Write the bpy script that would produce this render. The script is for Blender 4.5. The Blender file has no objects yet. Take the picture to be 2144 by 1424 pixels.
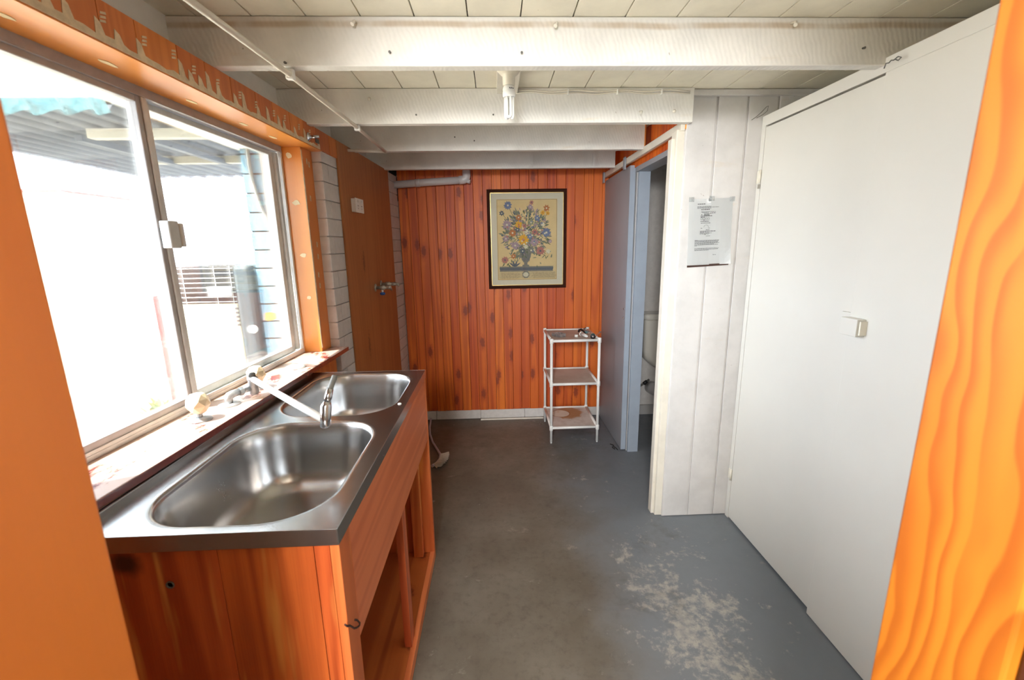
import bpy, bmesh, math, random
from mathutils import Vector, Matrix, noise
C = bpy.context.scene.collection
PI = math.pi
rnd = random.Random(7)

# ------------------------------------------------------------------ camera
sc = bpy.context.scene
cam_d = bpy.data.cameras.new('camera')
cam = bpy.data.objects.new('camera', cam_d)
C.objects.link(cam)
R = ((0.99910748, -0.02339048, 0.03517288),
     (-0.03929554, -0.20922219, 0.97707826),
     (-0.01549538, -0.97758834, -0.2099546))
M = Matrix([[R[i][0], -R[i][1], -R[i][2]] for i in range(3)]).to_4x4()
M.translation = Vector((0, 0, 1.5))
cam.matrix_world = M
cam_d.sensor_width = 36.0
cam_d.lens = 920.0 / 2144.0 * 36.0
cam_d.clip_start = 0.02
cam_d.dof.use_dof = True
cam_d.dof.focus_distance = 2.4
cam_d.dof.aperture_fstop = 5.0
sc.camera = cam

# ------------------------------------------------------------------ world, daylight, exposure
w = bpy.data.worlds.new('daylight'); sc.world = w
w.use_nodes = True
nt = w.node_tree
bg = nt.nodes['Background']
bg.inputs[0].default_value = (0.80, 0.90, 1.0, 1)
bg.inputs[1].default_value = 10.5


def portal(name, loc, rot, sx, sy):
    l = bpy.data.lights.new(name, 'AREA'); l.shape = 'RECTANGLE'; l.size = sx; l.size_y = sy
    l.cycles.is_portal = True
    o = bpy.data.objects.new(name, l); C.objects.link(o)
    o.location = loc; o.rotation_euler = rot
    return o


portal('window_daylight', (-1.16, 1.48, 1.48), (0, -PI/2, 0), 1.0, 1.5)
portal('rear_daylight', (-.62, -3.05, 1.45), (PI/2, 0, 0), .95, 1.7)
sun = bpy.data.lights.new('sun', 'SUN'); sun.energy = 36.0; sun.angle = math.radians(.6); sun.color = (1.0, .96, .89)
so = bpy.data.objects.new('sun', sun); C.objects.link(so); so.location = (-4, -2, 6)
so.rotation_euler = Vector((.42, .21, -.885)).to_track_quat('-Z', 'Y').to_euler()
rl_ = bpy.data.lights.new('rear_fill_light', 'AREA'); rl_.shape = 'DISK'; rl_.size = .5; rl_.energy = 46.0; rl_.color = (1.0, .97, .93)  # unseen fill light, added behind the camera to brighten the far end
ro = bpy.data.objects.new('rear_fill_light', rl_); C.objects.link(ro); ro.location = (-.35, -1.1, 2.0)
ro.rotation_euler = Vector((.12, 1.0, -.22)).to_track_quat('-Z', 'Y').to_euler()
sc.view_settings.view_transform = 'Standard'
sc.view_settings.look = 'None'
sc.view_settings.gamma = 1.0
sc.view_settings.use_curve_mapping = False
sc.view_settings.exposure = 1.05
sc.cycles.max_bounces = 10
sc.cycles.diffuse_bounces = 7
sc.cycles.glossy_bounces = 5
sc.cycles.transparent_max_bounces = 16
sc.cycles.use_denoising = True
sc.cycles.caustics_reflective = False
sc.cycles.caustics_refractive = False
sc.cycles.sample_clamp_indirect = 8.0


# ------------------------------------------------------------------ materials
def lin(c):
    return tuple(((v/255.0)/12.92 if v/255.0 <= .04045 else ((v/255.0+.055)/1.055)**2.4) for v in c) + (1.0,)


class NT:
    def __init__(s, name):
        s.m = bpy.data.materials.new(name); s.m.use_nodes = True
        s.t = s.m.node_tree; s.b = s.t.nodes['Principled BSDF']; s.out = s.t.nodes['Material Output']
        s.tc = s.t.nodes.new('ShaderNodeTexCoord'); s.oi = s.t.nodes.new('ShaderNodeObjectInfo')

    def n(s, typ, **kw):
        x = s.t.nodes.new('ShaderNode'+typ)
        for k, v in kw.items():
            if k.startswith('i_'):
                x.inputs[k[2:].replace('_', ' ')].default_value = v
            else:
                setattr(x, k, v)
        return x

    def l(s, a, b): s.t.links.new(a, b)

    def coord(s, scale=(1, 1, 1), rand=0.0, rot=(0, 0, 0), loc=(0, 0, 0)):
        mp = s.n('Mapping'); mp.inputs['Scale'].default_value = scale
        mp.inputs['Rotation'].default_value = rot; mp.inputs['Location'].default_value = loc
        if rand:
            c = s.n('VectorMath', operation='MULTIPLY_ADD')
            v = s.n('CombineXYZ')
            r1 = s.math('MULTIPLY', s.oi.outputs['Random'], rand)
            s.l(r1, v.inputs[0]); s.l(r1, v.inputs[1])
            r2 = s.math('MULTIPLY', s.oi.outputs['Random'], rand*3.7)
            s.l(r2, v.inputs[2])
            ad = s.n('VectorMath', operation='ADD')
            s.l(s.tc.outputs['Object'], ad.inputs[0]); s.l(v.outputs[0], ad.inputs[1])
            s.l(ad.outputs[0], mp.inputs[0])
            s.t.nodes.remove(c)
        else:
            s.l(s.tc.outputs['Object'], mp.inputs[0])
        return mp.outputs[0]

    def math(s, op, a, b=None, c=None, clamp=False):
        x = s.n('Math', operation=op, use_clamp=clamp)
        for i, v in enumerate((a, b, c)):
            if v is None: continue
            if isinstance(v, (int, float)): x.inputs[i].default_value = v
            else: s.l(v, x.inputs[i])
        return x.outputs[0]

    def noise(s, vec, scale=5, detail=3, rough=.5, dist=0.0):
        x = s.n('TexNoise'); x.inputs['Scale'].default_value = scale; x.inputs['Detail'].default_value = detail
        x.inputs['Roughness'].default_value = rough; x.inputs['Distortion'].default_value = dist
        s.l(vec, x.inputs['Vector']); return x.outputs['Fac']

    def ramp(s, fac, stops):
        x = s.n('ValToRGB'); s.l(fac, x.inputs[0])
        e = x.color_ramp.elements
        while len(e) < len(stops): e.new(.5)
        for i, (p, c) in enumerate(stops):
            e[i].position = p; e[i].color = c if len(c) == 4 else tuple(c)+(1,)
        return x.outputs[0]

    def rng(s, v, a, b, c=0.0, d=1.0, smooth=True):
        x = s.n('MapRange'); x.interpolation_type = 'SMOOTHSTEP' if smooth else 'LINEAR'
        s.l(v, x.inputs[0])
        for i, k in enumerate((a, b, c, d)): x.inputs[i+1].default_value = k
        return x.outputs[0]

    def mix(s, f, a, b, mode='MIX'):
        x = s.n('Mix', data_type='RGBA', blend_type=mode)
        if isinstance(f, (int, float)): x.inputs[0].default_value = f
        else: s.l(f, x.inputs[0])
        for i, v in ((6, a), (7, b)):
            if isinstance(v, tuple): x.inputs[i].default_value = v
            else: s.l(v, x.inputs[i])
        return x.outputs[2]

    def bump(s, h, strength=.3, dist=.002):
        x = s.n('Bump'); x.inputs['Strength'].default_value = strength; x.inputs['Distance'].default_value = dist
        s.l(h, x.inputs['Height']); s.l(x.outputs[0], s.b.inputs['Normal'])

    def col(s, c):
        if isinstance(c, tuple): s.b.inputs['Base Color'].default_value = c
        else: s.l(c, s.b.inputs['Base Color'])

    def set(s, rough=None, metal=None, spec=None, coat=None):
        if rough is not None:
            if isinstance(rough, (int, float)): s.b.inputs['Roughness'].default_value = rough
            else: s.l(rough, s.b.inputs['Roughness'])
        if metal is not None: s.b.inputs['Metallic'].default_value = metal
        if spec is not None: s.b.inputs['Specular IOR Level'].default_value = spec
        if coat is not None:
            s.b.inputs['Coat Weight'].default_value = coat; s.b.inputs['Coat Roughness'].default_value = .15


def plain(name, rgb, rough=.5, metal=0., spec=.5, var=.06, vscale=6., bump=0., coat=None):
    m = NT(name)
    c = lin(rgb)
    f = m.noise(m.coord(), vscale, 4, .6)
    d = tuple(v*(1-var*2) for v in c[:3])+(1,)
    m.col(m.mix(m.rng(f, .3, .7), d, c))
    m.set(rough, metal, spec, coat)
    if bump: m.bump(m.noise(m.coord(), 180, 3, .6), bump, .001)
    return m.m


def wood(name, light, dark, axis=2, grain=14., stretch=.05, knots=.0, kscale=(9, 9, 2.2), rough=.35, rand=5.,
         contrast=1.0, dist=1.2, fibre=.25, spots=(), streak=None, coat=None, knotcol=None, kplane=(0, 2)):
    m = NT(name)
    sc_ = [1., 1., 1.]; sc_[axis] = stretch
    v = m.coord(tuple(sc_), rand)
    f = m.noise(v, grain, 2, .45, dist)
    r = m.math('PINGPONG', m.math('MULTIPLY', f, 9.0), 1.0)
    band = m.rng(r, .1, .95)
    sc2 = [1., 1., 1.]; sc2[axis] = .02
    fb = m.noise(m.coord(tuple(sc2), rand), 260, 2, .6)
    big = m.noise(m.coord((1, 1, 1) if True else None, rand), 2.3, 2, .5)
    L, D = lin(light), lin(dark)
    mixv = m.math('MULTIPLY_ADD', band, .55*contrast, m.math('MULTIPLY', fb, fibre))
    mixv = m.math('ADD', mixv, m.math('MULTIPLY_ADD', big, .5, -.25), clamp=True)
    col = m.mix(mixv, L, D)
    # slight change of tone from piece to piece
    hs = m.n('HueSaturation'); m.l(col, hs.inputs['Color'])
    m.l(m.math('MULTIPLY_ADD', m.oi.outputs['Random'], .28, .84), hs.inputs['Value'])
    m.l(m.math('MULTIPLY_ADD', m.oi.outputs['Random'], .012, .494), hs.inputs['Hue'])
    col = hs.outputs[0]
    if streak:
        s3 = [14., 14., 14.]; s3[axis] = 1.1
        st = m.rng(m.noise(m.coord(tuple(s3), rand), 1.0, 3, .6), .54, .66)
        col = m.mix(m.math('MULTIPLY', st, .7), col, lin(streak))
    if knots:
        vo = m.n('TexVoronoi', voronoi_dimensions='2D'); kx = m.n('SeparateXYZ'); m.l(m.coord((1, 1, 1), rand), kx.inputs[0])
        kc = m.n('CombineXYZ'); m.l(m.math('MULTIPLY', kx.outputs[kplane[0]], kscale[0]), kc.inputs[0]); m.l(m.math('MULTIPLY', kx.outputs[kplane[1]], kscale[2]), kc.inputs[1])
        m.l(kc.outputs[0], vo.inputs['Vector']); vo.inputs['Scale'].default_value = 1.0
        wob = m.noise(m.coord((1, 1, 1), rand), 60, 2, .5)
        dd = m.math('ADD', vo.outputs['Distance'], m.math('MULTIPLY_ADD', wob, .16, -.08))
        on = m.math('GREATER_THAN', m.sep(vo.outputs['Color']), .50)
        k = m.math('MULTIPLY', m.rng(dd, knots, knots*2.2, 1.0, 0.0), on)
        col = m.mix(m.math('MULTIPLY', k, .85), col, lin(knotcol or (70, 25, 12)))
        halo = m.math('MULTIPLY', m.rng(dd, knots*1.5, knots*4.0, .45, 0.0), on)
        col = m.mix(halo, col, D)
    for (x, y, z, rx, rz) in spots:
        dx = m.n('VectorMath', operation='SUBTRACT'); m.l(m.tc.outputs['Object'], dx.inputs[0]); dx.inputs[1].default_value = (x, y, z)
        ms = m.n('VectorMath', operation='MULTIPLY'); m.l(dx.outputs[0], ms.inputs[0]); ms.inputs[1].default_value = (1/rx, 1/rx, 1/rz)
        ln = m.n('VectorMath', operation='LENGTH'); m.l(ms.outputs[0], ln.inputs[0])
        wob = m.noise(m.coord(), 25, 3, .6)
        d2 = m.math('ADD', ln.outputs['Value'], m.math('MULTIPLY_ADD', wob, .8, -.4))
        col = m.mix(m.rng(d2, .35, 1.15, .92, 0.), col, lin((48, 24, 14)))
    m.col(col); m.set(rough, 0, .5, coat)
    m.bump(fb, .12, .0008)
    return m.m


def _sep(self, c):
    x = self.n('SeparateColor'); self.l(c, x.inputs[0]); return x.outputs[0]


NT.sep = _sep

MAT = {}
MAT['tg'] = wood('orange_pine_lining', (218, 106, 28), (172, 64, 12), grain=9, stretch=.03, knots=.075, kscale=(7, 6, 2.9), rough=.52, fibre=.3)
MAT['ply'] = wood('brown_plywood', (186, 122, 72), (150, 88, 46), grain=10, stretch=.03, knots=.035, kscale=(4, 4, 1.0), kplane=(1, 2), rough=.45, contrast=.6, rand=3)
MAT['ply_head'] = wood('orange_plywood', (214, 124, 62), (184, 90, 38), grain=9, stretch=.03, rough=.42, contrast=.7, rand=3)
MAT['reveal'] = wood('golden_pine', (238, 162, 72), (212, 122, 46), axis=2, grain=7, stretch=.04, rough=.3, contrast=.6)
MAT['reveal_h'] = wood('golden_pine_head', (238, 162, 72), (212, 122, 46), axis=1, grain=7, stretch=.04, rough=.3, contrast=.6)
MAT['jamb_r'] = wood('varnished_pine_jamb', (190, 118, 24), (142, 64, 4), grain=4.6, stretch=.13, rough=.35, contrast=1.2, dist=1.0, fibre=.1, rand=0, coat=.1)
MAT['jamb_l'] = wood('varnished_pine_jamb_left', (236, 142, 50), (212, 112, 30), grain=3.0, stretch=.1, rough=.4, contrast=.5, fibre=.12, rand=0)
m = NT('wavy_grained_pine_jamb')
sx_ = m.n('SeparateXYZ'); m.l(m.tc.outputs['Object'], sx_.inputs[0])
wv1 = m.noise(m.coord((1, 2.5, 1)), 4.5, 2, .45); wv2 = m.noise(m.coord((1, 1, .5), loc=(0, 0, 3)), 14, 2, .5)
ph = m.math('ADD', m.math('MULTIPLY', sx_.outputs[1], 1.0), m.math('ADD', m.math('MULTIPLY_ADD', wv1, .11, -.05), m.math('MULTIPLY_ADD', wv2, .006, -.003)))
sw = m.math('FRACT', m.math('MULTIPLY', ph, 40.0))
ln_ = m.math('MULTIPLY', m.rng(sw, .15, .85), m.rng(sw, .86, .99, 1., 0.))
wide = m.noise(m.coord((1, 1, .12), loc=(0, 0, 8)), 16, 2, .5)
cj = m.mix(m.math('MULTIPLY', ln_, m.rng(wide, .3, .6, .25, .8)), lin((186, 110, 28)), lin((146, 68, 8)))
cj = m.mix(m.rng(wide, .45, .75, 0., .5), cj, lin((164, 86, 16)))
m.col(cj); m.set(.5, 0, .3); MAT['jamb_r'] = m.m
MAT['dark_wood'] = wood('dark_brown_timber', (74, 36, 14), (44, 20, 8), rough=.5)
MAT['cab'] = wood('oiled_pine_cabinet', (216, 116, 66), (176, 78, 38), grain=6, stretch=.045, rough=.4, fibre=.4, contrast=1.1, streak=(226, 150, 78))
MAT['cab_end'] = wood('worn_oiled_pine', (212, 104, 50), (158, 64, 28), grain=6, stretch=.05, rough=.36, fibre=.45, contrast=1.15,
                      spots=((-.177, -.57, .893, .04, .032),), streak=(232, 164, 84), rand=0)
MAT['cab_h'] = wood('oiled_pine_apron', (236, 142, 88), (206, 110, 62), axis=1, grain=7, stretch=.07, rough=.4, fibre=.35, contrast=1.0)
MAT['cab_in'] = wood('inner_pine', (200, 108, 54), (150, 70, 32), axis=1, grain=5, stretch=.06, rough=.5, knots=.05, kscale=(5, 3, 3), kplane=(0, 1))
MAT['filler'] = plain('wood_filler', (226, 202, 166), .8, var=.12, vscale=40, bump=.5)
MAT['filler2'] = plain('pale_filler', (240, 220, 176), .8)


def white_timber(name, rgb=(226, 224, 218), ribs=False, stain=None, rough=.55):
    m = NT(name)
    c = lin(rgb)
    f = m.noise(m.coord((1, 1, 1)), 5, 5, .65)
    col = m.mix(m.rng(f, .35, .75), c, tuple(v*.86 for v in c[:3])+(1,))
    sp = m.rng(m.noise(m.coord((1, 1, 1)), 60, 2, .5), .76, .80)
    col = m.mix(m.math('MULTIPLY', sp, .6), col, lin((120, 104, 84)))
    dirt = m.rng(m.noise(m.coord((1.2, 1, 6)), 3, 5, .7), .60, .78)
    col = m.mix(m.math('MULTIPLY', dirt, .25), col, lin((196, 170, 124)))
    if stain:
        xyz = m.n('SeparateXYZ'); m.l(m.tc.outputs['Object'], xyz.inputs[0])
        wob = m.noise(m.coord((1, 1, 1)), 3.0, 3, .5)
        zz = m.math('ADD', xyz.outputs[2], m.math('MULTIPLY_ADD', wob, .018, -.009))
        d = m.math('ABSOLUTE', m.math('SUBTRACT', zz, stain))
        st = m.rng(d, .003, .013, 1., 0.)
        st = m.math('MULTIPLY', st, m.rng(m.noise(m.coord((1, 1, 1)), 9, 3, .6), .25, .6, .35, 1.))
        col = m.mix(m.math('MULTIPLY', st, .6), col, lin((168, 140, 98)))
    m.col(col); m.set(rough)
    if ribs:
        wv = m.n('TexWave', wave_type='BANDS', bands_direction='X')
        m.l(m.coord((1, 1, 1), 0, (0, .32, 0)), wv.inputs['Vector'])
        wv.inputs['Scale'].default_value = 21; wv.inputs['Distortion'].default_value = 5.5
        wv.inputs['Detail'].default_value = 2; wv.inputs['Detail Scale'].default_value = 1.0
        h = m.math('ADD', wv.outputs['Fac'], m.math('MULTIPLY', m.noise(m.coord(), 90, 3, .6), .8))
        m.bump(h, .16, .002)
    else:
        m.bump(m.noise(m.coord((1, 1, 1)), 120, 3, .6), .2, .001)
    return m.m


MAT['beam'] = white_timber('rough_sawn_white_beam', ribs=True)
MAT['beam_stain'] = white_timber('stained_white_beam', ribs=True, stain=.122)
MAT['ceil'] = white_timber('cream_ceiling_board', (232, 226, 208), rough=.35)
MAT['panel'] = white_timber('white_board_paint', (208, 206, 204), rough=.4)
MAT['trim'] = white_timber('cream_trim_paint', (222, 216, 202), rough=.35)
MAT['cup'] = plain('cupboard_paint', (214, 211, 203), .38, var=.015, vscale=3)
MAT['cup_trim'] = plain('cupboard_trim_paint', (226, 220, 204), .4, var=.03)
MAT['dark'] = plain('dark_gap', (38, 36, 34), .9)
MAT['block'] = plain('painted_block', (214, 210, 206), .7, var=.05, vscale=30, bump=.5)
MAT['mortar'] = plain('painted_mortar', (196, 190, 184), .85, var=.1, vscale=20)
MAT['blue_block'] = plain('pale_blue_block', (112, 148, 164), .8, var=.05, vscale=30, bump=.5)
MAT['blue_mortar'] = plain('grey_mortar', (70, 76, 76), .9)
MAT['alu'] = plain('dull_aluminium', (212, 212, 208), .4, metal=.15, var=.06, vscale=20)
MAT['alu_dark'] = plain('darker_aluminium', (178, 174, 172), .5, metal=.1, var=.08, vscale=20)  # darker tone of the window aluminium, for head and sliding sash
MAT['sill'] = None
MAT['white_pl'] = plain('white_plastic', (238, 238, 234), .35, var=.02)
MAT['pvc'] = plain('grey_white_pvc', (206, 204, 204), .3, var=.04)
MAT['door'] = plain('blue_grey_door', (150, 154, 160), .45, var=.05, vscale=3)
MAT['door_edge'] = plain('door_edge', (150, 160, 172), .5, var=.05)
MAT['toilet_wall'] = plain('toilet_wall', (176, 174, 172), .6, var=.05, vscale=2)
MAT['ceramic'] = plain('cream_ceramic', (222, 218, 208), .12, var=.01)
MAT['chrome'] = plain('dull_chrome', (205, 205, 208), .16, metal=1., var=.05, vscale=30)
MAT['zinc'] = plain('weathered_chrome', (198, 203, 205), .34, metal=.55, var=.15, vscale=60)
MAT['knob'] = plain('cream_plastic_knob', (236, 220, 184), .25, var=.03)
MAT['black'] = plain('black_plastic', (26, 26, 28), .4)
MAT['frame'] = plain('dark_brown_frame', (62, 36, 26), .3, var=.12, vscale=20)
MAT['gold'] = plain('thin_gold_bead', (208, 176, 110), .35, metal=.6)
MAT['mount'] = plain('grey_cream_mount', (206, 200, 176), .8, var=.01)
MAT['paper'] = plain('aged_print_paper', (216, 190, 134), .8, var=.05)
MAT['sheet'] = plain('laminated_white_sheet', (232, 234, 234), .35, var=.01)
MAT['ink'] = plain('grey_ink', (108, 110, 112), .7)
MAT['ink_dark'] = plain('dark_ink', (60, 60, 62), .7)
MAT['red_paint'] = plain('faded_red_paint', (176, 84, 78), .6)
MAT['carport'] = plain('grey_roof_sheet', (92, 96, 100), .7, var=.1)
MAT['batten'] = plain('pale_roof_batten', (176, 168, 148), .7)
MAT['fascia'] = plain('cream_fascia_paint', (244, 240, 222), .5)
MAT['cream_unit'] = plain('cream_enamel', (214, 204, 170), .5)
MAT['unit_grey'] = plain('grey_enamel', (72, 80, 80), .5, var=.08)
MAT['conduit_out'] = plain('outdoor_conduit', (150, 156, 150), .5)
MAT['ground'] = plain('pale_concrete_yard', (150, 146, 136), .9, var=.1, vscale=2)
MAT['leaf_y'] = plain('yellow_green_leaf', (112, 124, 34), .5, var=.15, vscale=3)  # yellow green foliage colour
MAT['leaf_g'] = plain('green_leaf', (54, 84, 34), .5, var=.15, vscale=3)
MAT['room2'] = plain('rear_room_paint', (214, 204, 188), .8)
MAT['teal'] = plain('teal_plastic', (28, 128, 132), .35)
MAT['lilac'] = plain('lilac_grey_plastic', (204, 196, 210), .35)
MAT['bristle'] = plain('cream_bristle', (252, 248, 240), .6)
MAT['blue_pl'] = plain('blue_plastic', (40, 92, 168), .4)
MAT['brass'] = plain('painted_brass', (190, 184, 170), .35, metal=.5, var=.15, vscale=80)
MAT['rubber'] = plain('dark_grey_rubber', (96, 94, 88), .6)
MAT['pencil'] = plain('dark_pencil_mark', (60, 30, 20), .8)

# dark red painted sill, glossy and worn; pale top partly paints in the sunlight
m = NT('glossy_red_sill_paint')
wear = m.rng(m.noise(m.coord((1, .6, 1)), 9, 5, .65), .52, .66)
geo = m.n('NewGeometry'); gs = m.n('SeparateXYZ'); m.l(geo.outputs['Normal'], gs.inputs[0])
topm = m.rng(gs.outputs[2], .5, .9)
sunlit_wear = m.rng(m.noise(m.coord((1, .5, 1), loc=(3, 0, 0)), 12, 5, .7), .36, .46)
red = m.mix(m.math('MULTIPLY', wear, .4), lin((122, 44, 40)), lin((160, 84, 70)))
m.col(m.mix(m.math('MULTIPLY', m.math('MULTIPLY', topm, sunlit_wear), .85), red, lin((212, 186, 170))))
m.set(.2, 0, .8, .5)
m.bump(m.noise(m.coord(), 50, 3, .5), .08, .001)
MAT['sill'] = m.m

# stainless steel with smudges
m = NT('worn_stainless_steel')
f = m.noise(m.coord((1, 1, 1)), 7, 5, .65)
fine = m.noise(m.coord((4, 120, 40)), 3, 2, .5)
m.col(m.mix(m.rng(f, .35, .7), lin((186, 184, 182)), lin((174, 172, 170))))
m.set(m.math('ADD', m.rng(f, 0.3, .75, .21, .25), m.math('MULTIPLY', fine, .04)), 1.0)
MAT['steel'] = m.m

# concrete floor: worn grey-blue paint over brown grey concrete
m = NT('worn_painted_concrete')
xyz = m.n('SeparateXYZ'); m.l(m.tc.outputs['Object'], xyz.inputs[0])
X, Y = xyz.outputs[0], xyz.outputs[1]
n1 = m.noise(m.coord(), 2.2, 6, .6); n2 = m.noise(m.coord((1, 1, 1), loc=(4, 2, 0)), 5.5, 8, .72, .4); n3 = m.noise(m.coord(), 28, 5, .7)
base = m.mix(m.rng(n1, .3, .7), lin((98, 91, 80)), lin((118, 112, 101)))
base = m.mix(m.math('MULTIPLY', m.rng(n3, .45, .75), .4), base, lin((70, 63, 54)))
pz = m.math('MULTIPLY_ADD', X, 1.15, m.math('MULTIPLY_ADD', n1, .9, -.45))
base = m.mix(m.rng(pz, .25, .85, 0., .85), base, lin((112, 119, 127)))
# scuffed pale patches along the walking line beside the cupboards
line = m.math('ABSOLUTE', m.math('SUBTRACT', X, m.math('MULTIPLY_ADD', Y, -.16, 1.02)))
lf = m.math('MULTIPLY', m.rng(line, .0, .42, .16, 0.), m.rng(Y, 1.5, 2.3, 1., .35))
pt = m.rng(m.math('ADD', m.math('MULTIPLY_ADD', n3, .35, m.math('MULTIPLY', n2, .65)), lf), .60, .70)
base = m.mix(m.math('MULTIPLY', pt, m.rng(n3, .35, .65, .2, .75)), base, lin((172, 167, 158)))
pt2 = m.rng(m.noise(m.coord((1, 1.6, 1), loc=(9, 5, 0)), 6.5, 7, .68, .5), .63, .70)
base = m.mix(m.math('MULTIPLY', pt2, .5), base, lin((150, 145, 134)))
dk = m.rng(m.noise(m.coord((1, 1, 1), loc=(1, 7, 0)), 2.6, 5, .7), .55, .72)
base = m.mix(m.math('MULTIPLY', dk, .4), base, lin((64, 57, 48)))
m.col(base); m.set(m.rng(n2, .3, .7, .38, .6), 0, .45)
m.bump(m.math('ADD', n3, m.math('MULTIPLY', pt, .6)), .25, .002)
MAT['floor'] = m.m


def glassy(name, tint=(1, 1, 1, 1), dust=.06, dustcol=(.8, .8, .8, 1), gloss=.08, streak=True):
    m = NT(name)
    t = m.t
    t.nodes.remove(m.b)
    tr = m.n('BsdfTransparent'); tr.inputs[0].default_value = tint
    gl = m.n('BsdfGlossy'); gl.inputs['Roughness'].default_value = .03
    df = m.n('BsdfTranslucent'); df.inputs[0].default_value = dustcol
    df2 = m.n('BsdfDiffuse'); df2.inputs[0].default_value = dustcol
    dm = m.n('MixShader'); dm.inputs[0].default_value = .5; m.l(df.outputs[0], dm.inputs[1]); m.l(df2.outputs[0], dm.inputs[2])
    a = m.n('MixShader'); b = m.n('MixShader')
    fr = m.n('Fresnel'); fr.inputs[0].default_value = 1.45
    nn = m.noise(m.coord((1, 1, .6)), 26, 6, .75)
    m.l(m.rng(nn, .3, .75, dust*.5, dust*1.7), a.inputs[0])
    m.l(tr.outputs[0], a.inputs[1]); m.l(dm.outputs[0], a.inputs[2])
    m.l(m.math('MULTIPLY', fr.outputs[0], gloss*10), b.inputs[0])
    m.l(a.outputs[0], b.inputs[1]); m.l(gl.outputs[0], b.inputs[2])
    m.l(b.outputs[0], m.out.inputs['Surface'])
    return m.m


MAT['glass'] = glassy('dusty_window_glass', dust=.012)
MAT['picglass'] = glassy('picture_glass', dust=.02, gloss=.07)
MAT['clear'] = glassy('clear_plastic', tint=(.93, .95, .95, 1), dust=.25, dustcol=(.9, .9, .9, 1))
MAT['awning'] = glassy('translucent_awning_sheet', tint=(.30, .52, .55, 1), dust=.3, dustcol=(.30, .60, .64, 1), gloss=.02)


# ------------------------------------------------------------------ mesh helpers
def rrect(cx, cy, hx, hy, r, seg=8, edge=4):
    pts = []
    for q, (sx, sy, a0) in enumerate(((1, 1, 0), (-1, 1, PI/2), (-1, -1, PI), (1, -1, 3*PI/2))):
        for i in range(seg+1):
            a = a0+PI/2*i/seg
            pts.append((cx+sx*(hx-r)+r*math.cos(a), cy+sy*(hy-r)+r*math.sin(a)))
    return pts


class MB:
    def __init__(s): s.bm = bmesh.new(); s.mi = 0; s.smooth = False

    def face(s, vs, sm=None):
        try:
            f = s.bm.faces.new(vs); f.material_index = s.mi; f.smooth = s.smooth if sm is None else sm; return f
        except ValueError:
            return None

    def box(s, x0, x1, y0, y1, z0, z1, shear=0.0):
        v = []
        for z in (z0, z1):
            for x, y in ((x0, y0), (x1, y0), (x1, y1), (x0, y1)):
                v.append(s.bm.verts.new((x+shear*y, y, z)))
        for q in ((3, 2, 1, 0), (4, 5, 6, 7), (0, 1, 5, 4), (1, 2, 6, 5), (2, 3, 7, 6), (3, 0, 4, 7)):
            s.face([v[i] for i in q], False)
        return s

    def prism(s, pts, depth):      # pts: 3-D polygon, extruded by vector depth
        d = Vector(depth)
        a = [s.bm.verts.new(p) for p in pts]; b = [s.bm.verts.new(Vector(p)+d) for p in pts]
        s.face(a, False); s.face(b[::-1], False)
        n = len(pts)
        for i in range(n): s.face([a[i], b[i], b[(i+1) % n], a[(i+1) % n]][::-1], False)
        return s

    def poly(s, pts): s.face([s.bm.verts.new(p) for p in pts], False); return s

    def tube(s, pts, r, seg=12, caps=True):
        pts = [Vector(p) for p in pts]
        rs = r if isinstance(r, (list, tuple)) else [r]*len(pts)
        rings = []
        up = None
        for i, p in enumerate(pts):
            if i == 0: d = pts[1]-pts[0]
            elif i == len(pts)-1: d = pts[-1]-pts[-2]
            else:
                d = (pts[i+1]-p).normalized()+(p-pts[i-1]).normalized()
            if d.length < 1e-9: d = pts[min(i+1, len(pts)-1)]-pts[max(i-1, 0)]
            if d.length < 1e-9: d = Vector((0, 0, 1))
            d.normalize()
            if up is None:
                up = Vector((0, 0, 1)) if abs(d.z) < .9 else Vector((1, 0, 0))
            u = (up-d*up.dot(d))
            if u.length < 1e-6: u = d.orthogonal()
            u.normalize(); up = u
            vv = d.cross(u)
            rings.append([s.bm.verts.new(p+(u*math.cos(2*PI*k/seg)+vv*math.sin(2*PI*k/seg))*rs[i]) for k in range(seg)])
        for a, b in zip(rings, rings[1:]):
            for k in range(seg): s.face([a[k], a[(k+1) % seg], b[(k+1) % seg], b[k]], True)
        if caps:
            s.face(rings[0][::-1], False); s.face(rings[-1], False)
        return s

    def lathe(s, c, prof, axis=(0, 0, 1), seg=24, smooth=True):   # prof: (r, h)
        c = Vector(c); ax = Vector(axis).normalized(); u = ax.orthogonal().normalized(); v = ax.cross(u)
        rings = []
        for r, h in prof:
            if r < 1e-6: rings.append([s.bm.verts.new(c+ax*h)])
            else: rings.append([s.bm.verts.new(c+ax*h+(u*math.cos(2*PI*k/seg)+v*math.sin(2*PI*k/seg))*r) for k in range(seg)])
        for a, b in zip(rings, rings[1:]):
            for k in range(seg):
                k2 = (k+1) % seg
                if len(a) == 1 and len(b) == 1: continue
                if len(a) == 1: s.face([a[0], b[k2], b[k]], smooth)
                elif len(b) == 1: s.face([a[k], a[k2], b[0]], smooth)
                else: s.face([a[k], a[k2], b[k2], b[k]], smooth)
        if len(rings[0]) > 1: s.face(rings[0][::-1], False)
        if len(rings[-1]) > 1: s.face(rings[-1], False)
        return s


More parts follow.
